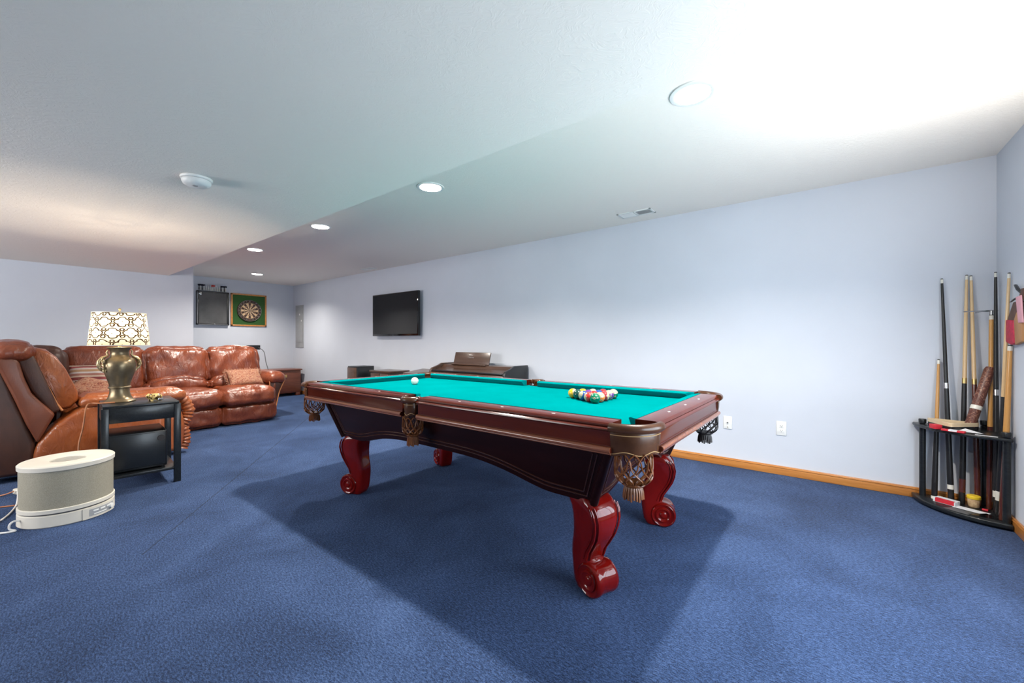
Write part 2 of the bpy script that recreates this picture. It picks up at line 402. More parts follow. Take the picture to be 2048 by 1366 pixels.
def soft_box(bm, c, s, r=0.06, n=12, puff=0.02, wr=0.0, wf=6.0, seed=0, mtx=None, sag=None):
    """rounded, puffed, wrinkled cushion. s = full sizes"""
    t = bmesh.new(); bmesh.ops.create_cube(t, size=2)
    bmesh.ops.subdivide_edges(t, edges=t.edges[:], cuts=n, use_grid_fill=True)
    h = Vector((s[0] / 2, s[1] / 2, s[2] / 2)); rr = min(r, h.x * .98, h.y * .98, h.z * .98)
    for v in t.verts:
        q = Vector((v.co.x * h.x, v.co.y * h.y, v.co.z * h.z))
        inner = Vector((max(-h.x + rr, min(h.x - rr, q.x)), max(-h.y + rr, min(h.y - rr, q.y)), max(-h.z + rr, min(h.z - rr, q.z))))
        d = q - inner
        p = inner + (d.normalized() * rr if d.length > 1e-9 else d)
        u = [q[i] / h[i] for i in range(3)]
        nrm = Vector((u[0] ** 5, u[1] ** 5, u[2] ** 5))
        if nrm.length > 1e-9: nrm.normalize()
        k = [1 - u[i] ** 2 for i in range(3)]
        w = 0
        a = [abs(nrm.x), abs(nrm.y), abs(nrm.z)]; ia = a.index(max(a))
        oth = [i for i in range(3) if i != ia]
        w = k[oth[0]] * k[oth[1]]
        p += nrm * puff * (max(0, w) ** 0.5)
        if wr:
            f = noise.noise(Vector((p.x * wf + seed * 3.1, p.y * wf + seed * 1.7, p.z * wf - seed)))
            f2 = noise.noise(Vector((p.x * wf * 2.7 + seed, p.y * wf * 2.7, p.z * wf * 1.2 + seed)))
            p += nrm * wr * (f + 0.5 * f2)
        if sag: p = sag(p, u)
        v.co = p
    if mtx is not None: bmesh.ops.transform(t, verts=t.verts, matrix=mtx)
    for v in t.verts: v.co += Vector(c)
    merge(bm, t)

def obj(name, bm, m, parent=None, smooth=True, ang=38, fix=False):
    if fix: bmesh.ops.recalc_face_normals(bm, faces=bm.faces)
    me = bpy.data.meshes.new(name); bm.to_mesh(me); bm.free()
    for mm in (m if isinstance(m, (list, tuple)) else [m]): me.materials.append(mm)
    if smooth:
        me.polygons.foreach_set('use_smooth', [True] * len(me.polygons))
        me.set_sharp_from_angle(angle=math.radians(ang))
    o = bpy.data.objects.new(name, me); COL.objects.link(o)
    if parent: o.parent = parent
    return o

def thing(name, label, cat, loc=(0, 0, 0), rotz=0.0, group=None):
    o = bpy.data.objects.new(name, None); COL.objects.link(o); o.empty_display_size = 0.05
    o.location = loc; o.rotation_euler = (0, 0, rotz); o['label'] = label; o['category'] = cat
    if group: o['group'] = group
    return o
def tag(o, label, cat, group=None):
    o['label'] = label; o['category'] = cat
    if group: o['group'] = group
    return o
def struct(name, bm, m, smooth=False, label=None):
    o = obj(name, bm, m, None, smooth); o['kind'] = 'structure'
    if label: o['label'] = label
    return o
def NB(): return bmesh.new()
def smooth_path(pts, k=6):
    P = [Vector(p) for p in pts]; out = []
    for i in range(len(P) - 1):
        p0, p1, p2, p3 = P[max(i - 1, 0)], P[i], P[i + 1], P[min(i + 2, len(P) - 1)]
        for j in range(k):
            t = j / k
            out.append(.5 * ((2 * p1) + (p2 - p0) * t + (2 * p0 - 5 * p1 + 4 * p2 - p3) * t * t + (3 * p1 - p0 - 3 * p2 + p3) * t ** 3))
    return out + [P[-1]]
def cord(name, pts, r, m, parent):
    b = bmesh.new(); add_tube(b, smooth_path(pts), r, 8)
    o = obj(name, b, m, parent)
    o.matrix_parent_inverse = (Matrix.Translation(parent.location) @ parent.rotation_euler.to_matrix().to_4x4()).inverted()
    return o

def text_mesh(name, body, size, m, parent, mtx, extrude=0.0005, shear=0.0):
    cu = bpy.data.curves.new(name, 'FONT'); cu.body = body; cu.size = size; cu.align_x = 'CENTER'; cu.align_y = 'CENTER'
    cu.extrude = extrude; cu.shear = shear; cu.resolution_u = 3
    t = bpy.data.objects.new('tmp_text', cu); COL.objects.link(t)
    bpy.context.view_layer.update()
    dg = bpy.context.evaluated_depsgraph_get()
    me = bpy.data.meshes.new_from_object(t.evaluated_get(dg))
    bpy.data.objects.remove(t); bpy.data.curves.remove(cu)
    me.name = name; me.materials.clear(); me.materials.append(m)
    me.transform(mtx)
    o = bpy.data.objects.new(name, me); COL.objects.link(o)
    if parent: o.parent = parent
    return o

# ---------------------------------------------------------------- room
D, XR, XF, XL, H, HS, YS, YB, YN = 4.25, 0.89, -9.70, -7.70, 2.44, 2.14, 1.605, -2.8, 1.90
b = NB(); add_box(b, (XF - .1, YB - .1, -.08), (XR + .1, D + .1, 0)); struct('floor', b, M['carpet'])
b = NB(); add_box(b, (XF - .1, D, 0), (XR + .1, D + .1, H + .1)); struct('wall_long', b, M['wall'])
b = NB(); add_box(b, (XF - .1, YN, 0), (XF, D, H + .1)); struct('wall_far', b, M['wall'])
b = NB(); add_box(b, (XF, YB, 0), (XL, YN, H + .1)); struct('wall_left', b, M['wall'])
# right wall with an unseen window added to light this side
WY0, WY1, WZ0, WZ1 = 0.9, 2.9, 0.45, 1.60
b = NB()
for lo, hi in (((XR, YB, 0), (XR + .1, WY0, H + .1)), ((XR, WY1, 0), (XR + .1, D, H + .1)),
               ((XR, WY0, 0), (XR + .1, WY1, WZ0)), ((XR, WY0, WZ1), (XR + .1, WY1, H + .1))): add_box(b, lo, hi)
struct('wall_right', b, M['wall'])
# back wall with an unseen wide window added for fill light
BX0, BX1 = -6.3, -3.3
b = NB()
for lo, hi in (((XL, YB - .1, 0), (BX0, YB, H + .1)), ((BX1, YB - .1, 0), (XR + .1, YB, H + .1)),
               ((BX0, YB - .1, 0), (BX1, YB, 0.85)), ((BX0, YB - .1, 2.0), (BX1, YB, H + .1))): add_box(b, lo, hi)
struct('wall_back', b, M['wall'])
b = NB(); add_box(b, (XL, YB, HS), (XR, YS, H + .1)); struct('ceiling_soffit', b, M['ceiling'])

LIGHTS = [(-0.565, 2.229), (-2.611, 2.236), (-4.464, 2.245), (-6.288, 2.245), (-8.524, 3.078)]
b = NB()
def loop(pts):
    vs = [b.verts.new(p) for p in pts]
    return [b.edges.new((vs[i], vs[(i + 1) % len(vs)])) for i in range(len(vs))]
ed = loop([(XF, YS - .2, H), (XR, YS - .2, H), (XR, D, H), (XF, D, H)])
for x, y in LIGHTS:
    ed += loop([(x + .088 * math.cos(a), y + .088 * math.sin(a), H) for a in [2 * PI * k / 32 for k in range(32)]])
bmesh.ops.triangle_fill(b, edges=ed, use_beauty=True, use_dissolve=False)
for f in b.faces:
    if f.normal.z > 0: f.normal_flip()
ceil_o = struct('ceiling', b, M['ceiling'])
b = NB(); add_box(b, (XF - .1, YS - .2, H + .10), (XR + .1, D + .1, H + .16)); struct('ceiling_deck', b, M['ceiling'])

def baseboard(name, lo, hi, axis):
    b = NB(); add_box(b, lo, hi, 0.006, 2)
    l2 = list(lo); h2 = list(hi); l2[2] = hi[2] - .018
    if axis == 'x': l2[1] = lo[1] - 0.004
    else: l2[0] = lo[0] - 0.004
    h2[2] = hi[2] - .010
    add_box(b, l2, h2, 0.003, 1)
    o = struct(name, b, M['oak'], True)
    return o
baseboard('baseboard_long', (XF, D - .016, 0), (XR, D, .078), 'x')
baseboard('baseboard_right', (XR - .016, YB, 0), (XR, D - .016, .078), 'y')
b = NB(); add_box(b, (XF, YN, 0), (XF + .016, D - .016, .078), .004); struct('baseboard_far', b, M['oak'], True)
b = NB(); add_box(b, (XL, YB, 0), (XL + .016, YN, .078), .004); struct('baseboard_left', b, M['oak'], True)

def window(name, axis, a0, a1, z0, z1, c):
    b = NB()
    def bx(p0, p1, q0, q1, t=.05, off=0.0):
        if axis == 'y': add_box(b, (c + .02 + off, p0, q0), (c + .02 + off + t, p1, q1), .004)
        else: add_box(b, (p0, c - .02 - t - off, q0), (p1, c - .02 - off, q1), .004)
    w = .05
    bx(a0, a1, z0, z0 + w); bx(a0, a1, z1 - w, z1); bx(a0, a0 + w, z0, z1); bx(a1 - w, a1, z0, z1)
    m = (a0 + a1) / 2; bx(m - .025, m + .025, z0, z1)
    o = struct(name, b, M['white_plastic'], True)
    p = NB()
    if axis == 'y': add_box(p, (c + .08, a0, z0), (c + .085, a1, z1))
    else: add_box(p, (a0, c - .085, z0), (a1, c - .08, z1))
    obj('added_window_pane', p, M['added_pane_glow'], o, False)
    return o
window('added_window_1', 'y', WY0, WY1, WZ0, WZ1, XR)  # both windows are unseen additions that light the room
window('added_window_2', 'x', BX0, BX1, 0.85, 2.0, YB)

# ---------------------------------------------------------------- ceiling fittings
ll = ['largest round recessed downlight, nearest the right wall', 'round recessed downlight in front of the ceiling vent along the soffit edge, second nearest',
      'lit recessed downlight hugging the soffit edge above the television side of the room', 'small recessed downlight half tucked behind the far end of the soffit edge',
      'smallest recessed downlight out in the ceiling above the dartboard']
for k, (x, y) in enumerate(LIGHTS):
    t = thing('ceiling_light', ll[k], 'ceiling light', (x, y, H), 0, 'recessed downlights in the ceiling')
    b = NB(); add_lathe(b, [(.112, -.001), (.110, -.006), (.096, -.009), (.086, -.006), (.084, .0), (.080, .03), (.066, .072), (.064, .074)], seg=40, cap=False); obj('trim_ring', b, M['white_plastic'], t)
    b = NB(); add_lathe(b, [(.0001, .058), (.04, .060), (.062, .070), (.066, .074)], seg=32, cap=False); obj('lens', b, M['downlight'], t)

def vent(label, x0, y0, x1, y1):
    t = thing('ceiling_vent', label, 'vent', ((x0 + x1) / 2, (y0 + y1) / 2, H), 0, 'ceiling vents')
    w, d = (x1 - x0) / 2, (y1 - y0) / 2
    b = NB()
    for lo, hi in (((-w, -d, -.008), (w, -d + .02, 0)), ((-w, d - .02, -.008), (w, d, 0)), ((-w, -d, -.008), (-w + .02, d, 0)), ((w - .02, -d, -.008), (w, d, 0)), ((-.008, -d, -.008), (.008, d, 0))):
        add_box(b, lo, hi, .002)
    obj('frame', b, M['white_plastic'], t)
    b = NB(); add_box(b, (-w + .01, -d + .01, -.002), (w - .01, d - .01, -.0005)); obj('duct_opening', b, M['grey_dark'], t)
    b = NB()
    n = 22
    for k in range(n):
        x = -w + .03 + (2 * w - .06) * k / (n - 1)
        if abs(x) < .014: continue
        tilt = -0.9 if x < 0 else 0.5
        add_box(b, (x - .007, -d + .02, -.0055), (x + .007, d - .02, -.0042), rot=Matrix.Rotation(tilt, 3, 'Y'))
    obj('louvres', b, M['white_plastic'], t)
vent('white louvred ceiling vent in front of the long wall, nearer one', -1.70, 3.87, -1.36, 4.03)
vent('small white ceiling vent far down near the television wall', -6.52, 3.98, -6.22, 4.12)

t = thing('smoke_detector', 'round white smoke detector under the low ceiling', 'smoke detector', (-2.995, .755, HS))
b = NB(); add_lathe(b, [(.078, 0), (.080, -.004), (.078, -.012), (.072, -.015)], seg=40, cap=False); obj('base_plate', b, M['white_plastic'], t)
b = NB(); add_lathe(b, [(.070, -.013), (.070, -.016)], seg=40, cap=False); obj('shadow_gap', b, M['grey_dark'], t)
b = NB(); add_lathe(b, [(.072, -.016), (.073, -.026), (.066, -.040), (.050, -.049), (.0001, -.051)], seg=40, cap=False); obj('cover', b, M['white_plastic'], t)
b = NB(); add_lathe(b, [(.014, -.0495), (.013, -.053), (.0001, -.0535)], center=(.012, -.01, 0), seg=16, cap=False); obj('test_button', b, M['grey_plastic'], t)

# ---------------------------------------------------------------- pool table
PX, PY = -1.945, 2.18
CX = .055        # the frame stands a little off the middle of the top
PT = thing('pool_table', 'mahogany pool table with turquoise cloth and red scroll legs', 'pool table', (PX, PY, 0))
L, W = 1.415, 0.685          # half outer sizes
ZB, ZR = 0.795, 0.838       # bed, rail top
CT = (1.165, .600); CB = (1.055, .520); CZ0, CZ1 = 0.435, 0.712

def cab(side, s, z):
    """point on the cabinet shell: side 0..3, s in -1..1, z"""
    k = (z - CZ0) / (CZ1 - CZ0)
    hx = CB[0] + (CT[0] - CB[0]) * k; hy = CB[1] + (CT[1] - CB[1]) * k
    if side == 0: return Vector((CX + s * hx, -hy, z))
    if side == 1: return Vector((CX + hx, s * hy, z))
    if side == 2: return Vector((CX - s * hx, hy, z))
    return Vector((CX - hx, -s * hy, z))
def arch(side, s):
    a = max(0.0, 1 - (abs(s) / 0.80) ** 2.0) if abs(s) < .8 else 0.0
    a = a * a * (3 - 2 * a)
    return CZ0 + (.090 if side % 2 == 0 else .075) * a
for side in range(4):
    b = NB(); rows = []
    n = 60 if side % 2 == 0 else 36
    for i in range(n + 1):
        s = -1 + 2 * i / n
        z0 = arch(side, s)
        rows.append([z0, s])
    vs = []
    for z0, s in rows:
        col = []
        for j in range(9):
            z = z0 + (CZ1 - z0) * j / 8
            col.append(b.verts.new(cab(side, s, z)))
        inn = [cab(side, s * .97, z0 + .0), cab(side, s * .97, CZ1)]
        off = Vector((0, 0, 0)); c = cab(side, s, z0)
        nrm = {0: Vector((0, 1, 0)), 1: Vector((-1, 0, 0)), 2: Vector((0, -1, 0)), 3: Vector((1, 0, 0))}[side]
        col.append(b.verts.new(inn[1] + nrm * .03)); col.append(b.verts.new(inn[0] + nrm * .03))
        vs.append(col)
    for i in range(n):
        m_ = len(vs[0])
        for j in range(m_):
            j2 = (j + 1) % m_
            b.faces.new((vs[i][j], vs[i + 1][j], vs[i + 1][j2], vs[i][j2]))
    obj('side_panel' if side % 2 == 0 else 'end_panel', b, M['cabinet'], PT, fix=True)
    # raised lines that follow the panel outline
    b = NB()
    for off in (.030, .050):
        pts = []
        e = .99 - off * (0.95 if side % 2 == 0 else 1.7)
        hl = CB[0] if side % 2 == 0 else CB[1]
        e = 1 - (off + .012) / hl
        zt = CZ1 - .03
        for k in range(7): pts.append((-e, zt + (CZ0 + off - zt) * k / 6))
        for k in range(1, 60):
            s = -e + 2 * e * k / 60; pts.append((s, arch(side, s) + off))
        for k in range(7): pts.append((e, CZ0 + off + (zt - CZ0 - off) * k / 6))
        add_tube(b, [cab(side, s, z) for s, z in pts], .0042, 8)
    obj('panel_moulding', b, M['bead'], PT)
for sx in (-1, 1):
    for sy in (-1, 1):
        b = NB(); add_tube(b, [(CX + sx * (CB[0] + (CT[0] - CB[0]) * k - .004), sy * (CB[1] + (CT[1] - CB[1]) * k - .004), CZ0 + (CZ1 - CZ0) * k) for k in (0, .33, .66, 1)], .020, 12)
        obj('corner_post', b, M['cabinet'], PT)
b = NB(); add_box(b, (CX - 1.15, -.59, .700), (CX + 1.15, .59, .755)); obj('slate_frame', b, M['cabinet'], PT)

# legs
LEG = [(.000, -.010, .062, .085), (.010, -.030, .085, .105), (.04, -.048, .11, .115), (.08, -.055, .115, .118), (.12, -.060, .100, .116), (.16, -.062, .062, .115),
       (.20, -.060, .075, .118), (.235, -.052, .098, .124), (.28, -.044, .124, .134), (.32, -.040, .137, .146), (.36, -.040, .142, .156), (.395, -.046, .134, .164),
       (.42, -.060, .118, .168), (.440, -.075, .098, .160), (.452, -.08, .080, .150)]
def make_leg(px, py, ang):
    M3 = Matrix.Rotation(ang, 4, 'Z'); M3.translation = Vector((px, py, 0))
    b = NB(); rings = []
    for z, p0, p1, w in LEG:
        ring = []; n = 32; ph = (p0 + p1) / 2; hp = (p1 - p0) / 2
        for k in range(n):
            a = 2 * PI * k / n; ca, sa = math.cos(a), math.sin(a); e = 0.45
            ring.append(M3 @ Vector((ph + hp * math.copysign(abs(ca) ** e, ca), w / 2 * math.copysign(abs(sa) ** e, sa), z)))
        rings.append(ring)
    add_loft(b, rings)
    # ridges down both edges of the front and on the flanks
    for s in (-1, 1):
        for inset, q in ((.010, .0), (.028, .0)):
            add_tube(b, [M3 @ Vector((p1 - inset, s * (w / 2 - .002), z)) for z, p0, p1, w in LEG if .15 < z < .43], .0045, 6)
        add_tube(b, [M3 @ Vector((p1 - .001, s * (w / 2 - .016), z)) for z, p0, p1, w in LEG if .15 < z < .43], .004, 6)
    leg = obj('leg', b, M['cherry'], PT, ang=50, fix=True)
    # rolled scroll at the toe
    b = NB()
    T = Matrix.Translation(Vector((.070, 0, .077)))
    X = M3 @ T @ Matrix.Rotation(PI / 2, 4, 'X') @ Matrix.Diagonal((1.03, 1.03, .84, 1))
    add_lathe(b, [(.0001, -.080), (.012, -.082), (.018, -.078), (.022, -.072), (.030, -.074), (.036, -.080), (.044, -.078), (.047, -.070), (.056, -.071), (.064, -.077), (.072, -.070), (.074, -.05),
                  (.070, -.03), (.070, .03), (.074, .05), (.072, .070), (.064, .077), (.056, .071), (.047, .070), (.044, .078), (.036, .080), (.030, .074), (.022, .072), (.018, .078), (.012, .082), (.0001, .080)],
              seg=36, cap=False, mtx=X)
    obj('scroll_foot', b, M['cherry'], leg, ang=50, fix=True)
ph = math.radians(20)
for sx, sy in ((1, -1), (1, 1), (-1, -1), (-1, 1)):
    make_leg(CX + .012 + sx * .965, sy * .435, math.atan2(sy * math.sin(ph), sx * math.cos(ph)))

# bed with pocket cut-outs
PR = .066
def bed_outline():
    bx, by = L - .075, W - .075
    pts = []
    def arc(cx, cy, r, a0, a1, n=10):
        return [(cx + r * math.cos(a0 + (a1 - a0) * k / n), cy + r * math.sin(a0 + (a1 - a0) * k / n)) for k in range(n + 1)]
    cs = L - .105, W - .105; r = PR
    q = math.sqrt(max(0, r * r - (bx - cs[0]) ** 2))
    dx = bx - cs[0]
    # bottom edge, side pocket in the middle, going counter-clockwise
    for sx, sy in ((1, -1), (1, 1), (-1, 1), (-1, -1)):
        c0 = (sx * cs[0], sy * cs[1])
        pa = math.atan2(sy * dx, -sx * q); pb = math.atan2(-sy * q, sx * dx)
        if (sx, sy) in ((1, 1), (-1, -1)): pa, pb = math.atan2(-sy * q, sx * dx), math.atan2(sy * dx, -sx * q)
        # go through the inward direction
        mid = math.atan2(-sy, -sx)
        def near(a):
            while a - mid > PI: a -= 2 * PI
            while a - mid < -PI: a += 2 * PI
            return a
        pts += arc(c0[0], c0[1], r, near(pa), near(pb), 14)
        if (sx, sy) == (1, 1): pts += arc(0, W - .045, .062, -0.45, -PI + .45, 12)
        if (sx, sy) == (-1, -1): pts += arc(0, -W + .045, .062, PI - .45, .45, 12)
    return pts
b = NB(); add_prism(b, bed_outline(), .757, ZB, 'XY'); obj('playing_bed', b, M['cloth'], PT, ang=30)

# rails: wood + cushion
RW, CW = .112, .047
RPROF = [(0, ZR - .001), (.004, ZR), (.084, ZR), (.094, ZR - .003), (.100, ZR - .009), (.102, ZR - .015), (.099, ZR - .017), (.105, ZR - .020), (.112, ZR - .024), (.113, ZR - .029), (.108, ZR - .033), (.100, ZR - .036),
         (.097, ZR - .045), (.097, .745), (.099, .742), (.108, .738), (.113, .731), (.112, .724), (.104, .719), (.094, .716), (.0, .716)]
def rail(kind, c, half0, half1, out):
    """kind 'x': runs along x between half0..half1 at outward y sign out; 'y' likewise"""
    b = NB(); rings = []
    E = W if kind == 'x' else L
    for s in (half0, half0 + .002, half1 - .002, half1):
        rings.append([(s, out * (E - RW + o - .001), z) if kind == 'x' else (out * (E - RW + o - .001), s, z) for o, z in RPROF])
    add_loft(b, rings)
    rl = obj('rail', b, M['mahogany'], PT, ang=25, fix=True)
    b = NB(); oo = out * (E - RW + .103)
    add_tube(b, [(q, oo, .7295) if kind == 'x' else (oo, q, .7295) for q in (half0 + .001, half1 - .001)], .0125, 12)
    add_tube(b, [(q, oo - out * .002, .7155) if kind == 'x' else (oo - out * .002, q, .7155) for q in (half0 + .001, half1 - .001)], .005, 8)
    obj('lower_moulding', b, M['moulding'], rl)
    n = 3
    for k in range(n):
        s = half0 + (half1 - half0) * (k + 1) / (n + 1)
        b = NB(); q = .0065
        pts = [(s - q * 1.7, 0), (s, -q), (s + q * 1.7, 0), (s, q)]
        o = out * (E - RW + .055)
        pl = [(a, o + c2) if kind == 'x' else (o + c2, a) for a, c2 in pts]
        add_prism(b, pl, ZR - .001, ZR + .0006, 'XY'); obj('sight', b, M['pearl'], rl, False)
    return rl
def cushion(kind, h0, h1, out, m0, m1):
    b = NB(); E = (W if kind == 'x' else L) - RW
    prof = [(-.002, ZR + .001, 0), (.012, ZR + .001, .2), (.034, ZR - .001, .8), (CW, ZR - .006, 1), (CW, ZR - .010, 1), (.036, ZR - .024, .75), (.026, ZB + .001, .5), (-.002, ZB + .001, 0)]
    rings = []
    N = 2
    for e in range(N):
        s0 = h0 if e == 0 else h1; mm = m0 if e == 0 else -m1
        rings.append([(s0 + mm * k, out * (E - o), z) if kind == 'x' else (out * (E - o), s0 + mm * k, z) for o, z, k in prof])
    add_loft(b, rings)
    obj('cushion', b, M['cloth'], PT, ang=30, fix=True)
CG, SG = .155, .072
for out in (-1, 1):
    rail('x', 0, SG, L - CG, out); rail('x', 0, -(L - CG), -SG, out); rail('y', 0, -(W - CG), W - CG, out)
    cushion('x', SG - .012, L - CG + .0, out, .018, .045); cushion('x', -(L - CG + .0), -SG + .012, out, .045, .018)
    cushion('y', -(W - CG + .0), W - CG + .0, out, .045, .045)

# pockets
def net(b, cx, cy, r0, z0, z1, nst=11):
    for d in (1, -1):
        for k in range(nst):
            pts = []
            for i in range(15):
                u = i / 14
                a = 2 * PI * k / nst + d * (u * 1.15 + .10 * math.sin(u * 3 * PI))
                r = r0 * (1 + .05 * math.sin(u * PI)) * (1 - .42 * max(0, (u - .72) / .28) ** 2)
                pts.append((cx + r * math.cos(a), cy + r * math.sin(a), z0 + (z1 - z0) * u))
            add_tube(b, pts, .0045, 6, flat=.62)
def pocket(kind, sx, sy):
    out = Vector((sx, sy, 0)).normalized() if kind == 'c' else Vector((0, sy, 0))
    if kind == 'c':
        cx, cy, R = sx * (L - CG), sy * (W - CG), CG + .004
        a_mid = math.atan2(sy, sx); span = PI / 4 + .02
        nx, ny, rn = sx * (L - .098), sy * (W - .098), .070
        rc = (sx * (L - .105), sy * (W - .105))
    else:
        cx, cy, R = 0, sy * (W - .030), .058
        a_mid = sy * PI / 2; span = PI / 2 - .06
        nx, ny, rn = 0, sy * (W - .036), .056
        rc = (0, sy * (W - .052))
    A = [a_mid - span + 2 * span * k / 24 for k in range(25)]
    rad = lambda a: R * (1.0 if kind == 's' else 1.0 + .045 * math.cos(2 * (a - a_mid)) - .01)
    b = NB()
    # shield: leather apron with a scalloped lower edge
    rings = []
    for k, a in enumerate(A):
        u = k / 24; zb = (.712 if kind == 'c' else .725) - .006 * math.cos(u * 4 * PI) ; r = rad(a) - .014
        prof = [(r, ZR - .030), (r + .002, ZR - .05), (r + .001, .76), (r - .006, zb), (r - .012, zb), (r - .010, ZR - .03)]
        rings.append([(cx + q * math.cos(a), cy + q * math.sin(a), z) for q, z in prof])
    add_loft(b, rings)
    sh = obj('pocket', b, M['pocket_leather'], PT, fix=True)
    b = NB()
    add_tube(b, [(cx + (rad(a) - .010) * math.cos(a), cy + (rad(a) - .010) * math.sin(a), ZR - .017) for a in A], .0195, 14)
    if kind == 's':
        add_box(b, (-.070, sy * (W - .035) - .012, ZR - .03), (-.050, sy * (W - .035) + .012, ZR + .003), .006); add_box(b, (.050, sy * (W - .035) - .012, ZR - .03), (.070, sy * (W - .035) + .012, ZR + .003), .006)
    obj('pocket_rim', b, M['pocket_leather'], sh, ang=60)
    b = NB()
    for zz in (ZR - .045, .722 if kind == 'c' else .738):
        add_tube(b, [(cx + (rad(a) - (.0115 if zz > .75 else .0165)) * math.cos(a), cy + (rad(a) - (.0115 if zz > .75 else .0165)) * math.sin(a), zz - (.006 * math.cos(k / 24 * 4 * PI) if zz < .75 else 0)) for k, a in enumerate(A)], .0016, 5)
    obj('stitching', b, M['stitch'], sh)
    b = NB(); z1 = .590 if kind == 'c' else .612
    net(b, nx, ny, rn, .720, z1)
    black = (sy > 0)
    nm = M['pocket_net'] if not (kind == 'c' and sx > 0 and sy > 0) else M['pocket_black']
    obj('pocket_net', b, nm, sh, ang=60)
    b = NB(); r1 = rn * .60
    add_lathe(b, [(r1 + .004, z1 + .006), (r1 + .007, z1), (r1 + .002, z1 - .006), (r1 * .72, z1 - .010), (r1 * .80, z1 - .018)], (nx, ny, 0), 24, cap=True)
    for k in range(22):
        a = 2 * PI * k / 22
        add_tube(b, [(nx + q * math.cos(a), ny + q * math.sin(a), z) for q, z in ((r1 * .74, z1 - .012), (r1 * .86, z1 - .03), (r1 * .92, z1 - .056 - .004 * (k % 3)))], .0048, 5)
    obj('tassel', b, nm, sh, ang=60)
    # dark cup inside
    q0 = PR if kind == 'c' else .052
    b = NB(); add_lathe(b, [(q0 - .001, ZB - .003), (q0 - .003, ZB - .03), (q0 - .014, .735), (.0001, .727)], (rc[0], rc[1], 0), 28, cap=False)
    obj('liner', b, M['pocket_black'], sh)
for sx in (-1, 1):
    for sy in (-1, 1): pocket('c', sx, sy)
for sy in (-1, 1): pocket('s', 0, sy)

# ---------------------------------------------------------------- balls
BR = .0308
def ball(label, col, stripe, x, y, rot, num=None):
    t = thing('billiard_ball', label, 'billiard ball', (x, y, ZB), 0, 'racked billiard balls' if num else None)
    b = NB(); bmesh.ops.create_uvsphere(b, u_segments=32, v_segments=20, radius=BR)
    m = ball_mat('ball_' + label.split()[0], col, stripe) if num else M['ivory']
    o = obj('ball_shell', b, m, t, ang=180); o.location = (0, 0, BR); o.rotation_euler = rot
    if num:
        for sgn in (1, -1):
            X = Matrix.Translation((sgn * (BR + .0001), 0, 0)) @ Matrix.Rotation(sgn * PI / 2, 4, 'Z') @ Matrix.Rotation(PI / 2, 4, 'X')
            text_mesh('number', num, .011 if len(num) == 1 else .009, M['black'], o, X, .0003)
    return t
RB = .064; rx0, ry0 = -1.10, 2.325
YEL, BLU, RED_, PUR, ORA, GRN, MAR, BLK = (.75, .36, .01), (.01, .05, .22), (.55, .02, .015), (.09, .02, .16), (.70, .16, .02), (.0, .115, .055), (.25, .015, .02), (.012, .012, .014)
def slot(row, k):   # row 0 = apex (towards -x) .. 4 = base
    return rx0 - RB * .866 * (4 - row), ry0 + (k - row / 2) * RB
rack = [(0, 0, 'yellow striped ball at the far left apex of the rack', YEL, 1, '9', (.3, 1.3, .2)),
        (1, 0, 'near-black eight ball behind the yellow apex ball, front edge of rack', (.01, .05, .04), 0, '8', (0, 0, .45)),
        (1, 1, 'solid yellow ball hidden just behind the apex of the rack', YEL, 0, '1', (.5, .2, 1)),
        (2, 0, 'dark blue striped ball in the middle of the rack front edge', BLU, 1, '10', (1.2, .2, -.8)),
        (2, 1, 'solid purple ball in the heart of the rack', PUR, 0, '4', (.3, .8, 0)),
        (2, 2, 'cream ball with a pale yellow top at the back of the rack', (.70, .5, .2), 1, '12', (.3, .2, 0)),
        (3, 0, 'bright red striped ball next to the green corner ball', RED_, 1, '11', (.3, 1.45, .75)),
        (3, 1, 'solid dark red ball inside the rack behind the corner', RED_, 0, '3', (0, .5, 0)),
        (3, 2, 'solid purple-blue ball inside the rack near its base', BLU, 0, '2', (0, .3, 1)),
        (3, 3, 'pinkish red ball at the rear edge of the rack', MAR, 0, '7', (.5, .5, 1)),
        (4, 0, 'solid green ball at the nearest corner of the rack', GRN, 0, '6', None),
        (4, 1, 'orange striped ball showing mostly cream beside the green ball', ORA, 1, '13', (.0, .55, -.75)),
        (4, 2, 'maroon striped ball at the middle of the rack base', MAR, 1, '15', (.3, 1.45, .75)),
        (4, 3, 'cream ball with a purple trace, second from the right end of rack', PUR, 1, '14', (.1, .2, -.8)),
        (4, 4, 'cream ball at the right end of the rack base', GRN, 1, '5', (.0, .42, -.7))]
for row, k, lab, col, st, num, rot in rack:
    x, y = slot(row, k)
    if rot is None: rot = (0, -.12, math.atan2(-y, -x) - .12)
    ball(lab, col, st, x, y, rot, num)
ball('plain white cue ball alone at the far end of the turquoise cloth', (.8, .8, .7), 0, -2.80, 2.225, (0, 0, 0))

# ---------------------------------------------------------------- long wall: television, panel, outlets
t = thing('television', 'flat black television mounted on the long wall', 'television', (-5.765, 4.15, 1.26))
b = NB(); add_box(b, (-.625, -.0, 0), (.625, .045, .72), .006); obj('bezel', b, M['black_gloss'], t)
b = NB(); add_box(b, (-.603, -.002, .032), (.603, .004, .70)); obj('screen', b, M['tv_screen'], t, False)
b = NB(); add_box(b, (-.2, .045, .18), (.2, .0995, .5), .004); obj('wall_mount', b, M['black'], t)
text_mesh('maker_mark', 'LG', .018, M['steel'], t, Matrix.Translation((-.03, -.001, .016)) @ Matrix.Rotation(PI / 2, 4, 'X'))

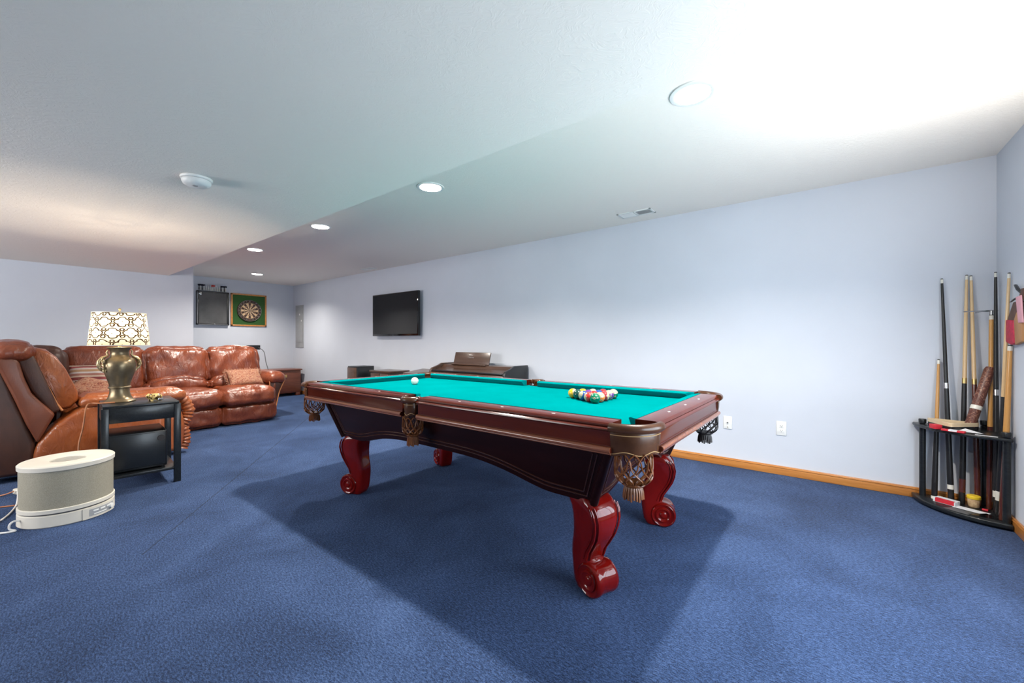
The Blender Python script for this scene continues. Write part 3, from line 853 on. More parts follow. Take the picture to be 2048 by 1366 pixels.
t = thing('electrical_panel', 'tall grey breaker panel flush in the long wall by the far corner', 'electrical panel', (-9.36, D, 1.03))
b = NB(); add_box(b, (-.20, -.012, 0), (.17, -.0005, .95), .003); obj('frame', b, M['grey_plastic'], t)
b = NB(); add_box(b, (-.16, -.020, .12), (.135, -.012, .93), .003); obj('door', b, M['grey_plastic'], t)
b = NB(); add_box(b, (.09, -.026, .58), (.115, -.020, .62), .003); obj('latch', b, M['white_plastic'], t)
b = NB(); add_lathe(b, [(.022, 0), (.022, .003)], (0.02, -.0235, .74), 20, 'Y'); obj('label_sticker', b, M['white_plastic'], t)

def plate(name, label, x, z, w, h):
    t = thing(name, label, 'wall outlet', (x, D, z))
    b = NB(); add_box(b, (-w / 2, -.008, -h / 2), (w / 2, -.0003, h / 2), .004); obj('cover_plate', b, M['white_plastic'], t)
    return t
t = plate('coaxial_outlet', 'white wall plate with single coaxial jack beside the pool table corner', -.765, .405, .072, .118)
b = NB(); add_lathe(b, [(.006, -.0), (.006, .014)], (0, -.022, .0), 12, 'Y'); obj('jack', b, M['grey_dark'], t)
b = NB(); add_lathe(b, [(.004, 0), (.004, .002)], (0, -.0095, -.042), 12, 'Y'); obj('screw', b, M['brass'], t)
t = plate('power_outlet', 'white duplex power outlet alone on the long wall', -.345, .405, .074, .122)
for dz in (-.021, .021):
    b = NB(); add_box(b, (-.017, -.0105, dz - .014), (.017, -.008, dz + .014), .003); r = obj('receptacle', b, M['white_plastic'], t)
    b = NB()
    for dx in (-.007, .007): add_box(b, (dx - .0014, -.0112, dz - .001), (dx + .0014, -.0104, dz + .009))
    add_box(b, (-.0025, -.0112, dz - .010), (.0025, -.0104, dz - .005)); obj('slots', b, M['grey_dark'], r, False)

# ---------------------------------------------------------------- far wall: dart cabinet, dartboard
FX = XF + .0005
t = thing('display_case', 'black framed display case with dark glass on far wall', 'display case', (FX, 2.70, 1.495))
b = NB()
w2, hh = .268, .665
for lo, hi in (((0, -w2, 0), (.07, w2, .035)), ((0, -w2, hh - .03), (.07, w2, hh)), ((0, -w2, 0), (.07, -w2 + .035, hh)), ((0, w2 - .035, 0), (.07, w2, hh)), ((0, -w2, 0), (.012, w2, hh))):
    add_box(b, lo, hi, .004)
obj('case_frame', b, M['black'], t)
b = NB(); add_box(b, (.048, -w2 + .033, .033), (.054, w2 - .033, hh - .028)); obj('glass_front', b, M['glass_grey'], t, False)
b = NB(); add_box(b, (.07, -w2 + .02, .006), (.074, w2 - .02, .012)); add_box(b, (.07, -w2 + .008, .02), (.074, -w2 + .014, hh - .02)); obj('edge_trim', b, M['grey_plastic'], t)
b = NB(); add_lathe(b, [(.009, 0), (.011, .008), (.006, .014), (.0001, .015)], (.07, .02, .022), 16, 'X'); obj('knob', b, M['steel'], t)
b = NB(); add_box(b, (.070, -.215, .575), (.078, -.195, .635), .002); add_box(b, (.070, -.235, .59), (.078, -.222, .62), .002); obj('lock_hasp', b, M['steel'], t)

dart_y = [2.475, 2.500, 2.527, 2.556, 2.590, 2.622, 2.652, 2.684, 2.716, 2.748, 2.778, 2.810, 2.838, 2.866, 2.893, 2.918]
places = ['first', 'second', 'third', 'fourth', 'fifth', 'sixth', 'seventh', 'eighth', 'ninth', 'tenth', 'eleventh', 'twelfth', 'thirteenth', 'fourteenth', 'fifteenth', 'last']
for k, y in enumerate(dart_y):
    kind = 'dark navy' if (k < 4 or k > 11) else ('red' if k in (7, 8) else 'pale silver')
    fm = {'dark navy': M['navy_flight'], 'red': M['red_flight'], 'pale silver': M['silver_flight']}[kind]
    t = thing('dart', '%s-flighted dart, %s from the left in the row on the display case' % (kind, places[k]), 'dart', (FX + .035, y, 1.495 + hh), 0, 'darts standing on the display case')
    b = NB(); add_lathe(b, [(.0015, -.0), (.0015, .010), (.0075, .016), (.0085, .05), (.0065, .066)], seg=10); obj('barrel', b, M['black'] if kind == 'dark navy' and k % 2 == 0 else M['ivory'], t)
    b = NB(); add_lathe(b, [(.0065, .064), (.0055, .10)], seg=8); obj('shaft', b, M['black'] if kind == 'dark navy' and k % 2 == 0 else M['white_plastic'], t)
    b = NB()
    for q in range(4):
        a = PI / 4 + q * PI / 2; R = Matrix.Rotation(a, 3, 'Z')
        pl = [(.0, .086), (.021, .098), (.024, .124), (.0, .130)]
        A = [R @ Vector((p, -.0006, z)) for p, z in pl]; B = [R @ Vector((p, .0006, z)) for p, z in pl]
        add_loft(b, [A, B])
    obj('flight', b, fm, t, False)

t = thing('dartboard_backing', 'square green felt backing in oak frame on far wall', 'backboard', (FX, 3.345, 1.49))
b = NB(); s2 = .335; hb = .675
for lo, hi in (((0, -s2, 0), (.03, s2, .03)), ((0, -s2, hb - .03), (.03, s2, hb)), ((0, -s2, 0), (.03, -s2 + .035, hb)), ((0, s2 - .03, 0), (.03, s2, hb))): add_box(b, lo, hi, .004)
obj('frame', b, M['oak'], t)
b = NB(); add_box(b, (0, -s2 + .02, .02), (.018, s2 - .02, hb - .02)); obj('felt_panel', b, M['green_felt'], t, False)
t = thing('dartboard', 'round tan and black bristle dartboard hung on green backing', 'dartboard', (FX + .018, 3.345, 1.815))
b = NB(); add_lathe(b, [(.2255, 0), (.2255, .032), (.222, .036), (.172, .036)], seg=60, axis='X', cap=False); obj('outer_band', b, M['board_dark'], t)
b = NB(); rr = [.0065, .016, .097, .107, .160, .171]
mats = [M['board_tan'], M['board_dark'], M['board_red'], M['board_green']]
xx = .0365
def PT2(r, a): return (xx, r * math.sin(a), r * math.cos(a))
for k in range(20):
    a0 = 2 * PI * (k - .5) / 20
    for j in range(5):
        for q in range(3):
            u0 = a0 + 2 * PI / 20 * q / 3; u1 = a0 + 2 * PI / 20 * (q + 1) / 3
            f = b.faces.new([b.verts.new(PT2(rr[j], u0)), b.verts.new(PT2(rr[j + 1], u0)), b.verts.new(PT2(rr[j + 1], u1)), b.verts.new(PT2(rr[j], u1))])
            f.material_index = (3 if j == 0 else (2 if k % 2 == 0 else 3) if j in (2, 4) else (1 if k % 2 == 0 else 0))
f = b.faces.new([b.verts.new(PT2(.0065, 2 * PI * k / 16)) for k in range(16)]); f.material_index = 2
obj('scoring_face', b, mats, t, False, fix=True)
b = NB()
for r in (.016, .097, .107, .160, .171): add_tube(b, [(.0375, r * math.sin(2 * PI * k / 48), r * math.cos(2 * PI * k / 48)) for k in range(48)], .0007, 4, closed=True)
for k in range(20):
    a = 2 * PI * (k + .5) / 20; add_tube(b, [PT2(.016, a), PT2(.172, a)], .0007, 4)
add_tube(b, [(.038, .2195 * math.sin(2 * PI * k / 60), .2195 * math.cos(2 * PI * k / 60)) for k in range(60)], .0018, 5, closed=True)
obj('wire_spider', b, M['steel'], t)
nums = [20, 1, 18, 4, 13, 6, 10, 15, 2, 17, 3, 19, 7, 16, 8, 11, 14, 9, 12, 5]
for k, nmb in enumerate(nums):
    a = 2 * PI * k / 20
    X = Matrix.Translation((.0372, .196 * math.sin(a), .196 * math.cos(a))) @ Matrix.Rotation(PI / 2, 4, 'Z') @ Matrix.Rotation(PI / 2, 4, 'X')
    text_mesh('number', str(nmb), .028, M['steel'], t, X)

# ---------------------------------------------------------------- items by the long wall beyond the table
t = thing('chest', 'low reddish wooden chest in the far corner', 'chest', (-9.38, 3.80, 0))
b = NB(); add_box(b, (-.24, -.36, .07), (.25, .36, .545), .006); obj('body', b, M['chest'], t)
b = NB(); add_box(b, (-.26, -.38, .545), (.275, .385, .575), .008); obj('lid', b, M['chest'], t)
b = NB(); add_box(b, (.245, -.33, .10), (.256, .33, .51), .004); obj('front_panel', b, M['chest'], t)
b = NB(); add_box(b, (.25, -.07, .40), (.262, .07, .46), .004); add_tube(b, [(.266, -.045, .44), (.28, -.04, .415), (.284, 0, .405), (.28, .04, .415), (.266, .045, .44)], .005, 6); obj('handle', b, M['brass'], t)
for x in (-.2, .2):
    for y in (-.31, .31):
        b = NB(); add_box(b, (x - .045, y - .045, 0), (x + .045, y + .045, .075), .01); obj('foot', b, M['chest'], t)

t = thing('floor_speaker', 'tall dark floor speaker between chest and low console', 'speaker', (-6.40, 3.92, 0))
b = NB(); add_box(b, (-.15, -.15, .02), (.15, .17, .745), .006); obj('cabinet', b, M['sub_black'], t)
b = NB(); add_box(b, (-.14, -.165, .05), (.14, -.15, .725), .006); obj('grille', b, M['brown_wood'], t)
b = NB(); add_box(b, (-.16, -.17, 0), (.16, .18, .022), .004); obj('plinth', b, M['black'], t)

t = thing('media_console', 'low brown console standing under the television', 'console', (-5.58, 4.02, 0))
b = NB(); add_box(b, (-.40, -.17, .06), (.12, .19, .665), .005); obj('body', b, M['brown_wood'], t)
b = NB(); add_box(b, (-.42, -.19, .665), (.14, .20, .695), .005); obj('top', b, M['brown_wood'], t)
for s in (-1, 1):
    b = NB(); add_box(b, (-.385 if s < 0 else -.13, -.185, .08), (-.15 if s < 0 else .105, -.168, .65), .004); d = obj('door', b, M['brown_wood'], t)
    b = NB(); add_lathe(b, [(.009, 0), (.011, .01), (.0001, .018)], (-.17 if s < 0 else -.11, -.203, .40), 12, 'Y'); obj('knob', b, M['brass'], d)
b = NB(); add_box(b, (-.38, -.15, 0), (.10, .17, .06)); obj('plinth', b, M['black'], t)

t = thing('side_cabinet', 'low dark brown cabinet between the console and the piano', 'cabinet', (-4.78, 4.04, 0))
b = NB(); add_box(b, (-.34, -.16, .05), (.30, .19, .665), .005); obj('body', b, M['brown_wood'], t)
b = NB(); add_prism(b, [(-.18, .665), (-.18, .690), (.195, .735), (.195, .665)], -.36, .32, 'YZ', .004); obj('lid', b, M['brown_wood'], t)
b = NB(); add_box(b, (-.32, -.172, .08), (.28, -.158, .64), .004); d = obj('door', b, M['brown_wood'], t)
b = NB(); add_lathe(b, [(.009, 0), (.011, .01), (.0001, .018)], (.20, -.188, .40), 12, 'Y'); obj('knob', b, M['brass'], d)
b = NB(); add_box(b, (-.32, -.14, 0), (.28, .17, .05)); obj('plinth', b, M['black'], t)

t = thing('digital_piano', 'dark brown digital piano with upright music rest at long wall', 'piano', (-3.73, 4.0, 0))
b = NB()
add_prism(b, [(-.22, .68), (-.22, .745), (-.20, .765), (-.06, .80), (-.02, .845), (.22, .845), (.22, .62), (-.16, .62)], -.64, .64, 'YZ', .006); obj('key_case', b, M['brown_wood'], t)
for s in (-1, 1):
    b = NB(); add_prism(b, [(-.25, .66), (-.25, .76), (-.22, .80), (-.10, .835), (-.04, .862), (.225, .862), (.225, .0), (.10, .0), (.08, .60), (-.2, .62)], s * .64 if s > 0 else -.68, .68 if s > 0 else -.64, 'YZ', .008); obj('side_panel', b, M['sub_black'] if s > 0 else M['brown_wood'], t)
b = NB(); add_box(b, (-.63, -.225, .715), (.63, -.21, .722)); add_box(b, (-.63, -.235, .76), (.63, -.19, .775), .003); obj('key_cover', b, M['black_wood'], t)
b = NB(); add_box(b, (-.33, -.008, 0), (.33, .008, .175), .005, rot=Matrix.Rotation(-.24, 3, 'X'), pivot=(0, 0, 0))
for v in b.verts: v.co += Vector((-.14, .02, .845)); v.co.x += (v.co.z - .9) * .04
o = obj('music_rest', b, M['brown_wood'], t)
X = Matrix.Translation((-.14, .034, .945)) @ Matrix.Rotation(-.24, 4, 'X') @ Matrix.Rotation(PI / 2, 4, 'X') @ Matrix.Translation((0, 0, .011))
text_mesh('maker_name', 'YAMAHA', .017, M['steel'], o, X @ Matrix.Translation((0, .028, 0))); text_mesh('model_script', 'Clavinova', .030, M['steel'], o, X, shear=.35)
b = NB(); add_box(b, (-.46, -.045, .845), (.18, .0, .862), .004); obj('rest_ledge', b, M['brown_wood'], t)
b = NB(); add_box(b, (-.64, .12, .10), (.64, .15, .60), .004); obj('back_board', b, M['brown_wood'], t)

# ---------------------------------------------------------------- sofa
S0 = Vector((-6.4, 0.7, 0))
SF = thing('sectional_sofa', 'L-shaped russet leather reclining sectional sofa along left walls', 'sofa', S0)
def spart(name, m, fn, parent=None):
    b = NB(); fn(b)
    for v in b.verts: v.co -= S0
    return obj(name, b, m, parent or SF, ang=75, fix=False)
# --- far run (faces +x): units along y
units = [(1.24, 1.925), (1.935, 2.60)]
for i, (y0, y1) in enumerate(units):
    yc, w = (y0 + y1) / 2, y1 - y0
    spart('seat_cushion', M['leather'], lambda b: soft_box(b, (-6.83, yc, .385), (.76, w, .23), .085, 20, .034, .020, 9, i + 1))
    spart('footrest', M['leather'], lambda b: soft_box(b, (-6.62, yc, .152), (.24, w, .25), .055, 18, .024, .018, 9, i + 5))
    def upper(b):
        soft_box(b, (0, 0, 0), (.24, w + .015, .50), .085, 22, .036, .022, 7, i + 9, mtx=Matrix.Rotation(-.20, 4, 'Y'))
        for v in b.verts: v.co += Vector((-7.24, yc, .815))
    bc = spart('back_cushion', M['leather'], upper)
    def lumbar(b):
        def sag(p, u): return Vector((p.x, p.y, p.z - .055 * u[1] ** 2 * (1 if u[2] > 0 else 0)))
        soft_box(b, (-7.13, yc, .575), (.25, w, .21), .085, 20, .028, .016, 9, i + 13, sag=sag)
    spart('lumbar_roll', M['leather'], lumbar, bc)
# corner section
spart('seat_cushion', M['leather'], lambda b: soft_box(b, (-6.84, .82, .39), (.80, .86, .22), .085, 14, .025, .012, 7, 21))
def cornerback(b):
    soft_box(b, (0, 0, 0), (.24, .74, .60), .085, 18, .03, .014, 6, 22, mtx=Matrix.Rotation(-.17, 4, 'Y'))
    for v in b.verts: v.co += Vector((-7.27, .885, .785))
spart('back_cushion', M['leather'], cornerback)
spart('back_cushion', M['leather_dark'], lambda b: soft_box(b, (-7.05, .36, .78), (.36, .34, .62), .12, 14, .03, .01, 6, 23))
spart('back_cushion', M['leather'], lambda b: soft_box(b, (-6.60, .20, .78), (.60, .26, .60), .10, 14, .03, .01, 6, 24))
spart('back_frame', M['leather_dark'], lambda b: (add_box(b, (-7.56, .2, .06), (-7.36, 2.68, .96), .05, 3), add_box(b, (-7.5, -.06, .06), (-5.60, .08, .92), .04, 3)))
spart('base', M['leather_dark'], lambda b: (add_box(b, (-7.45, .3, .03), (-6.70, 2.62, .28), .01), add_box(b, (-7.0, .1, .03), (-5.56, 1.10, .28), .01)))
# far arm
def fararm(b):
    soft_box(b, (-7.06, 2.660, .30), (.72, .10, .56), .05, 12, .01, .006, 7, 31)
    soft_box(b, (-7.04, 2.690, .605), (.76, .28, .19), .092, 16, .012, .012, 8, 32)
fa = spart('armrest', M['leather'], fararm)
def armfront(b):
    add_prism(b, [(2.600, .08), (2.60, .40), (2.590, .52), (2.585, .60), (2.63, .655), (2.72, .665), (2.80, .63), (2.81, .57), (2.775, .50), (2.73, .40), (2.665, .08)], -6.72, -6.695, 'YZ', .010)
spart('arm_front', M['leather_dark'], armfront, fa)
def armpip(b):
    add_tube(b, [(-6.693, y, z) for y, z in [(2.600, .10), (2.60, .40), (2.590, .52), (2.587, .60), (2.63, .652), (2.72, .662), (2.795, .63), (2.805, .57), (2.773, .50), (2.728, .40), (2.664, .10)]], .008, 8)
spart('piping', M['piping'], armpip, fa)
# --- left run, nearest seat (faces +y), seen from its outer side
X0, X1 = -5.26, -5.50
side = [(.215, .05), (.205, .20), (.235, .31), (.33, .445), (.49, .575), (.62, .625), (.80, .632), (1.00, .625), (1.10, .60), (1.17, .53), (1.215, .43), (1.235, .30), (1.225, .14), (1.195, .04)]
def sidearm(b):
    add_prism(b, side, X1, X0, 'YZ', .045, 4)
    bmesh.ops.subdivide_edges(b, edges=[e for e in b.edges if e.calc_length() > .12], cuts=3, use_grid_fill=True)
ar = spart('armrest', M['leather_lamplit'], sidearm)
spart('arm_pad', M['leather_lamplit'], lambda b: soft_box(b, (-5.40, .86, .615), (.32, .74, .13), .06, 16, .02, .014, 9, 41), ar)
def armscroll(b):
    # gathered, ruched front edge of the arm
    path = [(1.10, .625), (1.19, .60), (1.255, .53), (1.285, .44), (1.265, .36), (1.225, .29), (1.245, .20), (1.25, .12), (1.225, .05)]
    pts = []
    for i in range(len(path) - 1):
        for k in range(8):
            u = k / 8; pts.append((path[i][0] * (1 - u) + path[i + 1][0] * u, path[i][1] * (1 - u) + path[i + 1][1] * u))
    pts.append(path[-1])
    rr = [.050 + .007 * math.sin(i * 1.9) for i in range(len(pts))]
    add_tube(b, [(-5.36, y, z) for y, z in pts], rr, 14)
spart('ruched_front', M['leather_lamplit'], armscroll, ar)
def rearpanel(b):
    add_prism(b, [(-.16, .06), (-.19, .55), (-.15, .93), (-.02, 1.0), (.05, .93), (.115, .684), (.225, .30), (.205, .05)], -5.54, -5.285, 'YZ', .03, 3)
bs_ = spart('back_shell', M['leather_dark'], rearpanel)  # dark leather here puts the shade behind the recliner into the colour
def sidewing(b):
    add_prism(b, [(-.03, 1.0), (.02, 1.035), (.10, 1.035), (.135, 1.00), (.165, .85), (.205, .72), (.335, .535), (.235, .30), (.175, .46), (.105, .70), (.03, .93)], -5.50, -5.262, 'YZ', .022, 3)
spart('side_wing', M['leather_flat'], sidewing, bs_)
def backwedge(b):
    add_prism(b, [(.115, 1.03), (.14, 1.085), (.20, 1.095), (.37, .56), (.315, .535), (.20, .75)], -5.62, -5.30, 'YZ', .02, 3)
spart('wing', M['leather_dark'], backwedge)
def nearback(b):
    rings = []
    prof = [(.19, 1.075), (.235, 1.10), (.29, 1.085), (.345, 1.025), (.40, .92), (.445, .80), (.475, .70), (.475, .63), (.43, .575), (.37, .560), (.33, .70), (.25, .90)]
    for x, s in ((-5.325, .90), (-5.34, .97), (-5.38, 1.02), (-5.5, 1.04), (-5.8, 1.05), (-6.05, 1.03), (-6.17, 1.0), (-6.22, .92)):
        c = (.32, .83); rings.append([(x, c[0] + (y - c[0]) * s, c[1] + (z - c[1]) * s + .008 * noise.noise(Vector((x * 9, y * 9, z * 9)))) for y, z in prof])
    add_loft(b, rings)
    bmesh.ops.subdivide_edges(b, edges=b.edges[:], cuts=1, use_grid_fill=True, smooth=.8)
nb = spart('back_cushion', M['leather_lamplit'], nearback)
spart('piping', M['piping'], lambda b: add_tube(b, [(-5.318, y, z) for y, z in ((.175, 1.085), (.20, 1.06), (.235, .95), (.29, .78), (.345, .62), (.378, .555))], .0095, 8), nb)
spart('headrest', M['leather'], lambda b: soft_box(b, (-5.75, .105, 1.075), (.98, .24, .17), .08, 14, .015, .014, 8, 51))
spart('seat_cushion', M['leather_lamplit'], lambda b: soft_box(b, (-5.90, .82, .41), (.74, .80, .24), .09, 14, .03, .012, 7, 52))
spart('footrest', M['leather'], lambda b: soft_box(b, (-5.90, 1.16, .16), (.72, .16, .26), .05, 12, .02, .01, 8, 53))

def pillow(name, label, m, c, size, rx, ry, rz, seed, fringe=False):
    t = thing(name, label, 'pillow', (c[0], c[1], c[2]), 0)
    R = Matrix.Rotation(rz, 4, 'Z') @ Matrix.Rotation(ry, 4, 'Y') @ Matrix.Rotation(rx, 4, 'X')
    b = NB(); g = 20; top = []; bot = []
    for i in range(g + 1):
        tr, br = [], []
        for j in range(g + 1):
            u, v = -1 + 2 * i / g, -1 + 2 * j / g
            k = max(0, (1 - u ** 4) * (1 - v ** 4)) ** .6
            pin = 1 - .07 * (1 - abs(u) ** 2) * (abs(v) ** 4) ; pin2 = 1 - .07 * (1 - abs(v) ** 2) * (abs(u) ** 4)
            th = size[2] / 2 * k * (1 + .12 * noise.noise(Vector((u * 2 + seed, v * 2, seed))))
            q = Vector((u * size[0] / 2 * pin2, v * size[1] / 2 * pin, th)); tr.append(b.verts.new(q))
            br.append(b.verts.new(Vector((q.x, q.y, -th - .0004))))
        top.append(tr); bot.append(br)
    for i in range(g):
        for j in range(g):
            b.faces.new((top[i][j], top[i + 1][j], top[i + 1][j + 1], top[i][j + 1])); b.faces.new((bot[i][j], bot[i][j + 1], bot[i + 1][j + 1], bot[i + 1][j]))
    bmesh.ops.remove_doubles(b, verts=b.verts, dist=.001)
    o = obj('cover', b, m, t, ang=80); o.matrix_local = R
    b = NB()
    if fringe:
        for side_ in range(4):
            for k in range(34):
                u = -1 + 2 * k / 33; a = (u * size[0] / 2, size[1] / 2) if side_ == 0 else (u * size[0] / 2, -size[1] / 2) if side_ == 1 else (size[0] / 2, u * size[1] / 2) if side_ == 2 else (-size[0] / 2, u * size[1] / 2)
                d = Vector(((0, 1), (0, -1), (1, 0), (-1, 0))[side_]).to_3d(); j = Vector((random.uniform(-.008, .008), random.uniform(-.008, .008), random.uniform(-.015, .006)))
                p = Vector((a[0], a[1], 0)) * .97
                add_tube(b, [p, p + d * .014 + j * .4, p + d * .030 + j], .004, 4)
        o2 = obj('fringe', b, M['paisley'], t)
    else:
        e = [(size[0] / 2 * .985, u * size[1] / 2 * .985, 0) for u in [-1 + k / 8 for k in range(17)]]
        pts = e + [(-u * size[0] / 2 * .985, size[1] / 2 * .985, 0) for u in [-1 + k / 8 for k in range(1, 17)]]
        add_tube(b, pts, .006, 6); o2 = obj('piping', b, M['stripes'], t)
    o2.matrix_local = R
    return t
pillow('throw_pillow', 'fringed floral throw pillow at the far arm of the sofa', M['paisley'], (-6.90, 2.33, .625), (.47, .30, .13), .88, .0, PI / 2 + .06, 3, True)
pillow('throw_pillow', 'striped throw pillow standing behind the fringed one in the sofa corner', M['stripes'], (-6.72, .70, .70), (.40, .40, .14), 1.15, .0, PI / 2 - .35, 5)
pillow('throw_pillow', 'fringed floral throw pillow lying in the near sofa corner', M['paisley'], (-6.22, .66, .640), (.40, .34, .15), .45, .25, .9, 8, True)

t = thing('speaker', 'black speaker peeking over the far sofa back', 'speaker', (-8.2, 2.86, 0))
b = NB(); add_box(b, (-.14, -.15, 1.02), (.10, .12, 1.10), .006); obj('cabinet', b, M['black'], t)
b = NB(); add_tube(b, [(-.02, 0, .02), (-.02, 0, 1.02)], .018, 10); obj('pole', b, M['black'], t)
b = NB(); add_lathe(b, [(.14, 0), (.14, .012), (.05, .022), (.02, .03)], seg=28); obj('base', b, M['black'], t)
cord('cable', [(-8.10, 2.95, 1.06), (-8.05, 3.02, .98), (-8.02, 3.04, .80), (-7.98, 3.09, .55), (-7.9, 3.12, .2), (-7.85, 3.15, .006)], .006, M['grey_dark'], t)

# ---------------------------------------------------------------- end table group
RT = -math.radians(4.5)
ET = thing('end_table', 'black wooden end table with lower shelf beside the sofa arm', 'end table', (-4.555, .757, 0), RT)
tw, td, th_ = .214, .245, .668     # half width (y), half depth (x)
b = NB(); add_box(b, (-td - .012, -tw - .012, th_ - .02), (td + .012, tw + .012, th_), .004); obj('table_top', b, M['black_wood'], ET)
for sx in (-1, 1):
    for sy in (-1, 1):
        b = NB(); add_box(b, (sx * td - .022, sy * tw - .022, 0), (sx * td + .022, sy * tw + .022, th_ - .02), .003)
        for v in b.verts:
            v.co.x -= sx * .0; v.co.y -= sy * .0
        obj('leg', b, M['black_wood'], ET)
b = NB()
for s in (-1, 1):
    add_box(b, (s * td - .008 + s * .006, -tw, th_ - .135), (s * td + .008 + s * .006, tw, th_ - .02), .002); add_box(b, (-td, s * tw - .008 + s * .006, th_ - .135), (td, s * tw + .008 + s * .006, th_ - .02), .002)
obj('apron', b, M['black_wood'], ET)
b = NB(); add_box(b, (-td, -tw, .105), (td + .015, tw, .128), .003); obj('lower_shelf', b, M['black_wood'], ET)

SW = thing('subwoofer', 'black box subwoofer on the lower shelf of the end table', 'speaker', (-4.55, .745, .1285), RT)
b = NB(); add_box(b, (-.20, -.185, .012), (.205, .165, .305), .008); obj('cabinet', b, M['sub_black'], SW)
b = NB(); add_box(b, (.203, -.175, .03), (.212, .155, .295), .004); obj('front_panel', b, M['sub_black'], SW)
b = NB(); add_lathe(b, [(.024, 0), (.022, .006), (.018, .006)], (.213, .125, .245), 20, 'X'); obj('port', b, M['pocket_black'], SW)
b = NB()
for x in (-.17, .17):
    for y in (-.17, .14): add_lathe(b, [(.014, 0), (.014, .014)], (x, y, 0), 12)
obj('feet', b, M['black'], SW)

LX, LY, LZ = -4.60, .645, .668
LP = thing('table_lamp', 'bronze urn table lamp with trellis patterned shade, lit', 'lamp', (LX, LY, LZ))
b = NB(); add_lathe(b, [(.098, 0), (.100, .008), (.094, .016), (.080, .024), (.068, .05), (.061, .085), (.062, .110), (.070, .116), (.070, .124), (.064, .130), (.066, .150), (.080, .20), (.094, .245), (.100, .29), (.099, .315), (.088, .345), (.070, .362), (.060, .372),
                        (.056, .40), (.060, .425), (.074, .440), (.078, .446), (.072, .450), (.02, .452)], seg=48); obj('urn', b, M['bronze'], LP)
for s in (-1, 1):
    b = NB()
    ca, sa = math.cos(math.radians(98)) , math.sin(math.radians(98))
    def hp(r, z, off=0): return (s * (r * ca) - off * sa, s * (r * sa) + off * ca, z)
    add_tube(b, [hp(.072, .425), hp(.080, .405), hp(.072, .385), hp(.085, .372), hp(.105, .362), hp(.124, .335), hp(.128, .305), hp(.118, .275), hp(.100, .262)], [.005, .006, .007, .010, .013, .014, .013, .011, .006], 8)
    for k in range(26):
        u = random.random(); r = .098 + .026 * math.sin(u * PI) + random.uniform(-.004, .008); z = .255 + .11 * u; of = random.uniform(-.042, .042)
        a = random.uniform(0, 2 * PI)
        add_tube(b, [Vector(hp(r - abs(of) * .25, z, of)) + Vector((.003 * math.cos(a + q), .003 * math.sin(a + q), .011 * math.cos(q))) * 1.0 for q in [i * 2 * PI / 7 for i in range(7)]], .0038, 5, closed=True)
    obj('handle', b, M['gilt'], LP, ang=70)
b = NB(); add_tube(b, [(0, 0, .45), (0, 0, .50)], .012, 12); add_lathe(b, [(.016, .50), (.018, .505), (.018, .545), (.012, .55)], seg=16); obj('socket', b, M['brass'], LP)
b = NB(); add_tube(b, [(0, 0, .735), (0, 0, .75)], .006, 8); bmesh.ops.create_uvsphere(b, u_segments=12, v_segments=8, radius=.010, matrix=Matrix.Translation((0, 0, .757)))
for q in range(3):
    a = q * 2 * PI / 3; add_tube(b, [(0, 0, .735), (.155 * math.cos(a), .155 * math.sin(a), .722)], .0022, 5)
add_tube(b, [(.04 * math.cos(a), .04 * math.sin(a), .55 + .185 * math.sin(abs(i) / 12 * PI / 2)) for i, a in [(k, 0.0) for k in range(0, 13)]], .0015, 5)
obj('finial', b, M['brass'], LP)
b = NB(); add_lathe(b, [(.188, .462), (.163, .728)], seg=56, cap=False); obj('lamp_shade', b, M['shade'], LP, ang=80)
b = NB()
for r, z in ((.1885, .463), (.1635, .727)): add_tube(b, [(r * math.cos(2 * PI * k / 56), r * math.sin(2 * PI * k / 56), z) for k in range(56)], .0035, 6, closed=True)
obj('shade_rim', b, M['ivory'], LP)
b = NB(); bmesh.ops.create_uvsphere(b, u_segments=16, v_segments=12, radius=.028, matrix=Matrix.Translation((0, 0, .585))); bulb = obj('bulb', b, M['bulb'], LP)
cord('power_cord', [(LX + .09, LY - .04, LZ + .007), (LX + .06, LY - .13, LZ + .007), (-4.575, .485, LZ + .007), (-4.550, .450, LZ - .01), (-4.54, .43, .50), (-4.52, .405, .36), (-4.47, .41, .22), (-4.44, .43, .08), (-4.46, .40, .012), (-4.6, .30, .008), (-4.80, .20, .03)], .005, M['orange_cord'], LP)

FG = thing('trinket', 'small spotted ceramic trinket on the front corner of end table', 'figurine', (-4.43, .835, LZ), .3)
b = NB(); soft_box(b, (0, 0, .034), (.05, .085, .045), .022, 8, .006); soft_box(b, (.005, -.045, .045), (.035, .035, .035), .016, 6, .004); obj('body', b, M['leopard'], FG, ang=80)
for x, y in ((-.015, -.03), (.015, -.03), (-.015, .03), (.015, .03)):
    b = NB(); add_lathe(b, [(.009, 0), (.008, .02)], (x, y, 0), 10); obj('leg', b, M['leopard'], FG)
b = NB(); add_box(b, (.024, .005, .006), (.030, .045, .022), .003); obj('base_plate', b, M['steel'], FG)

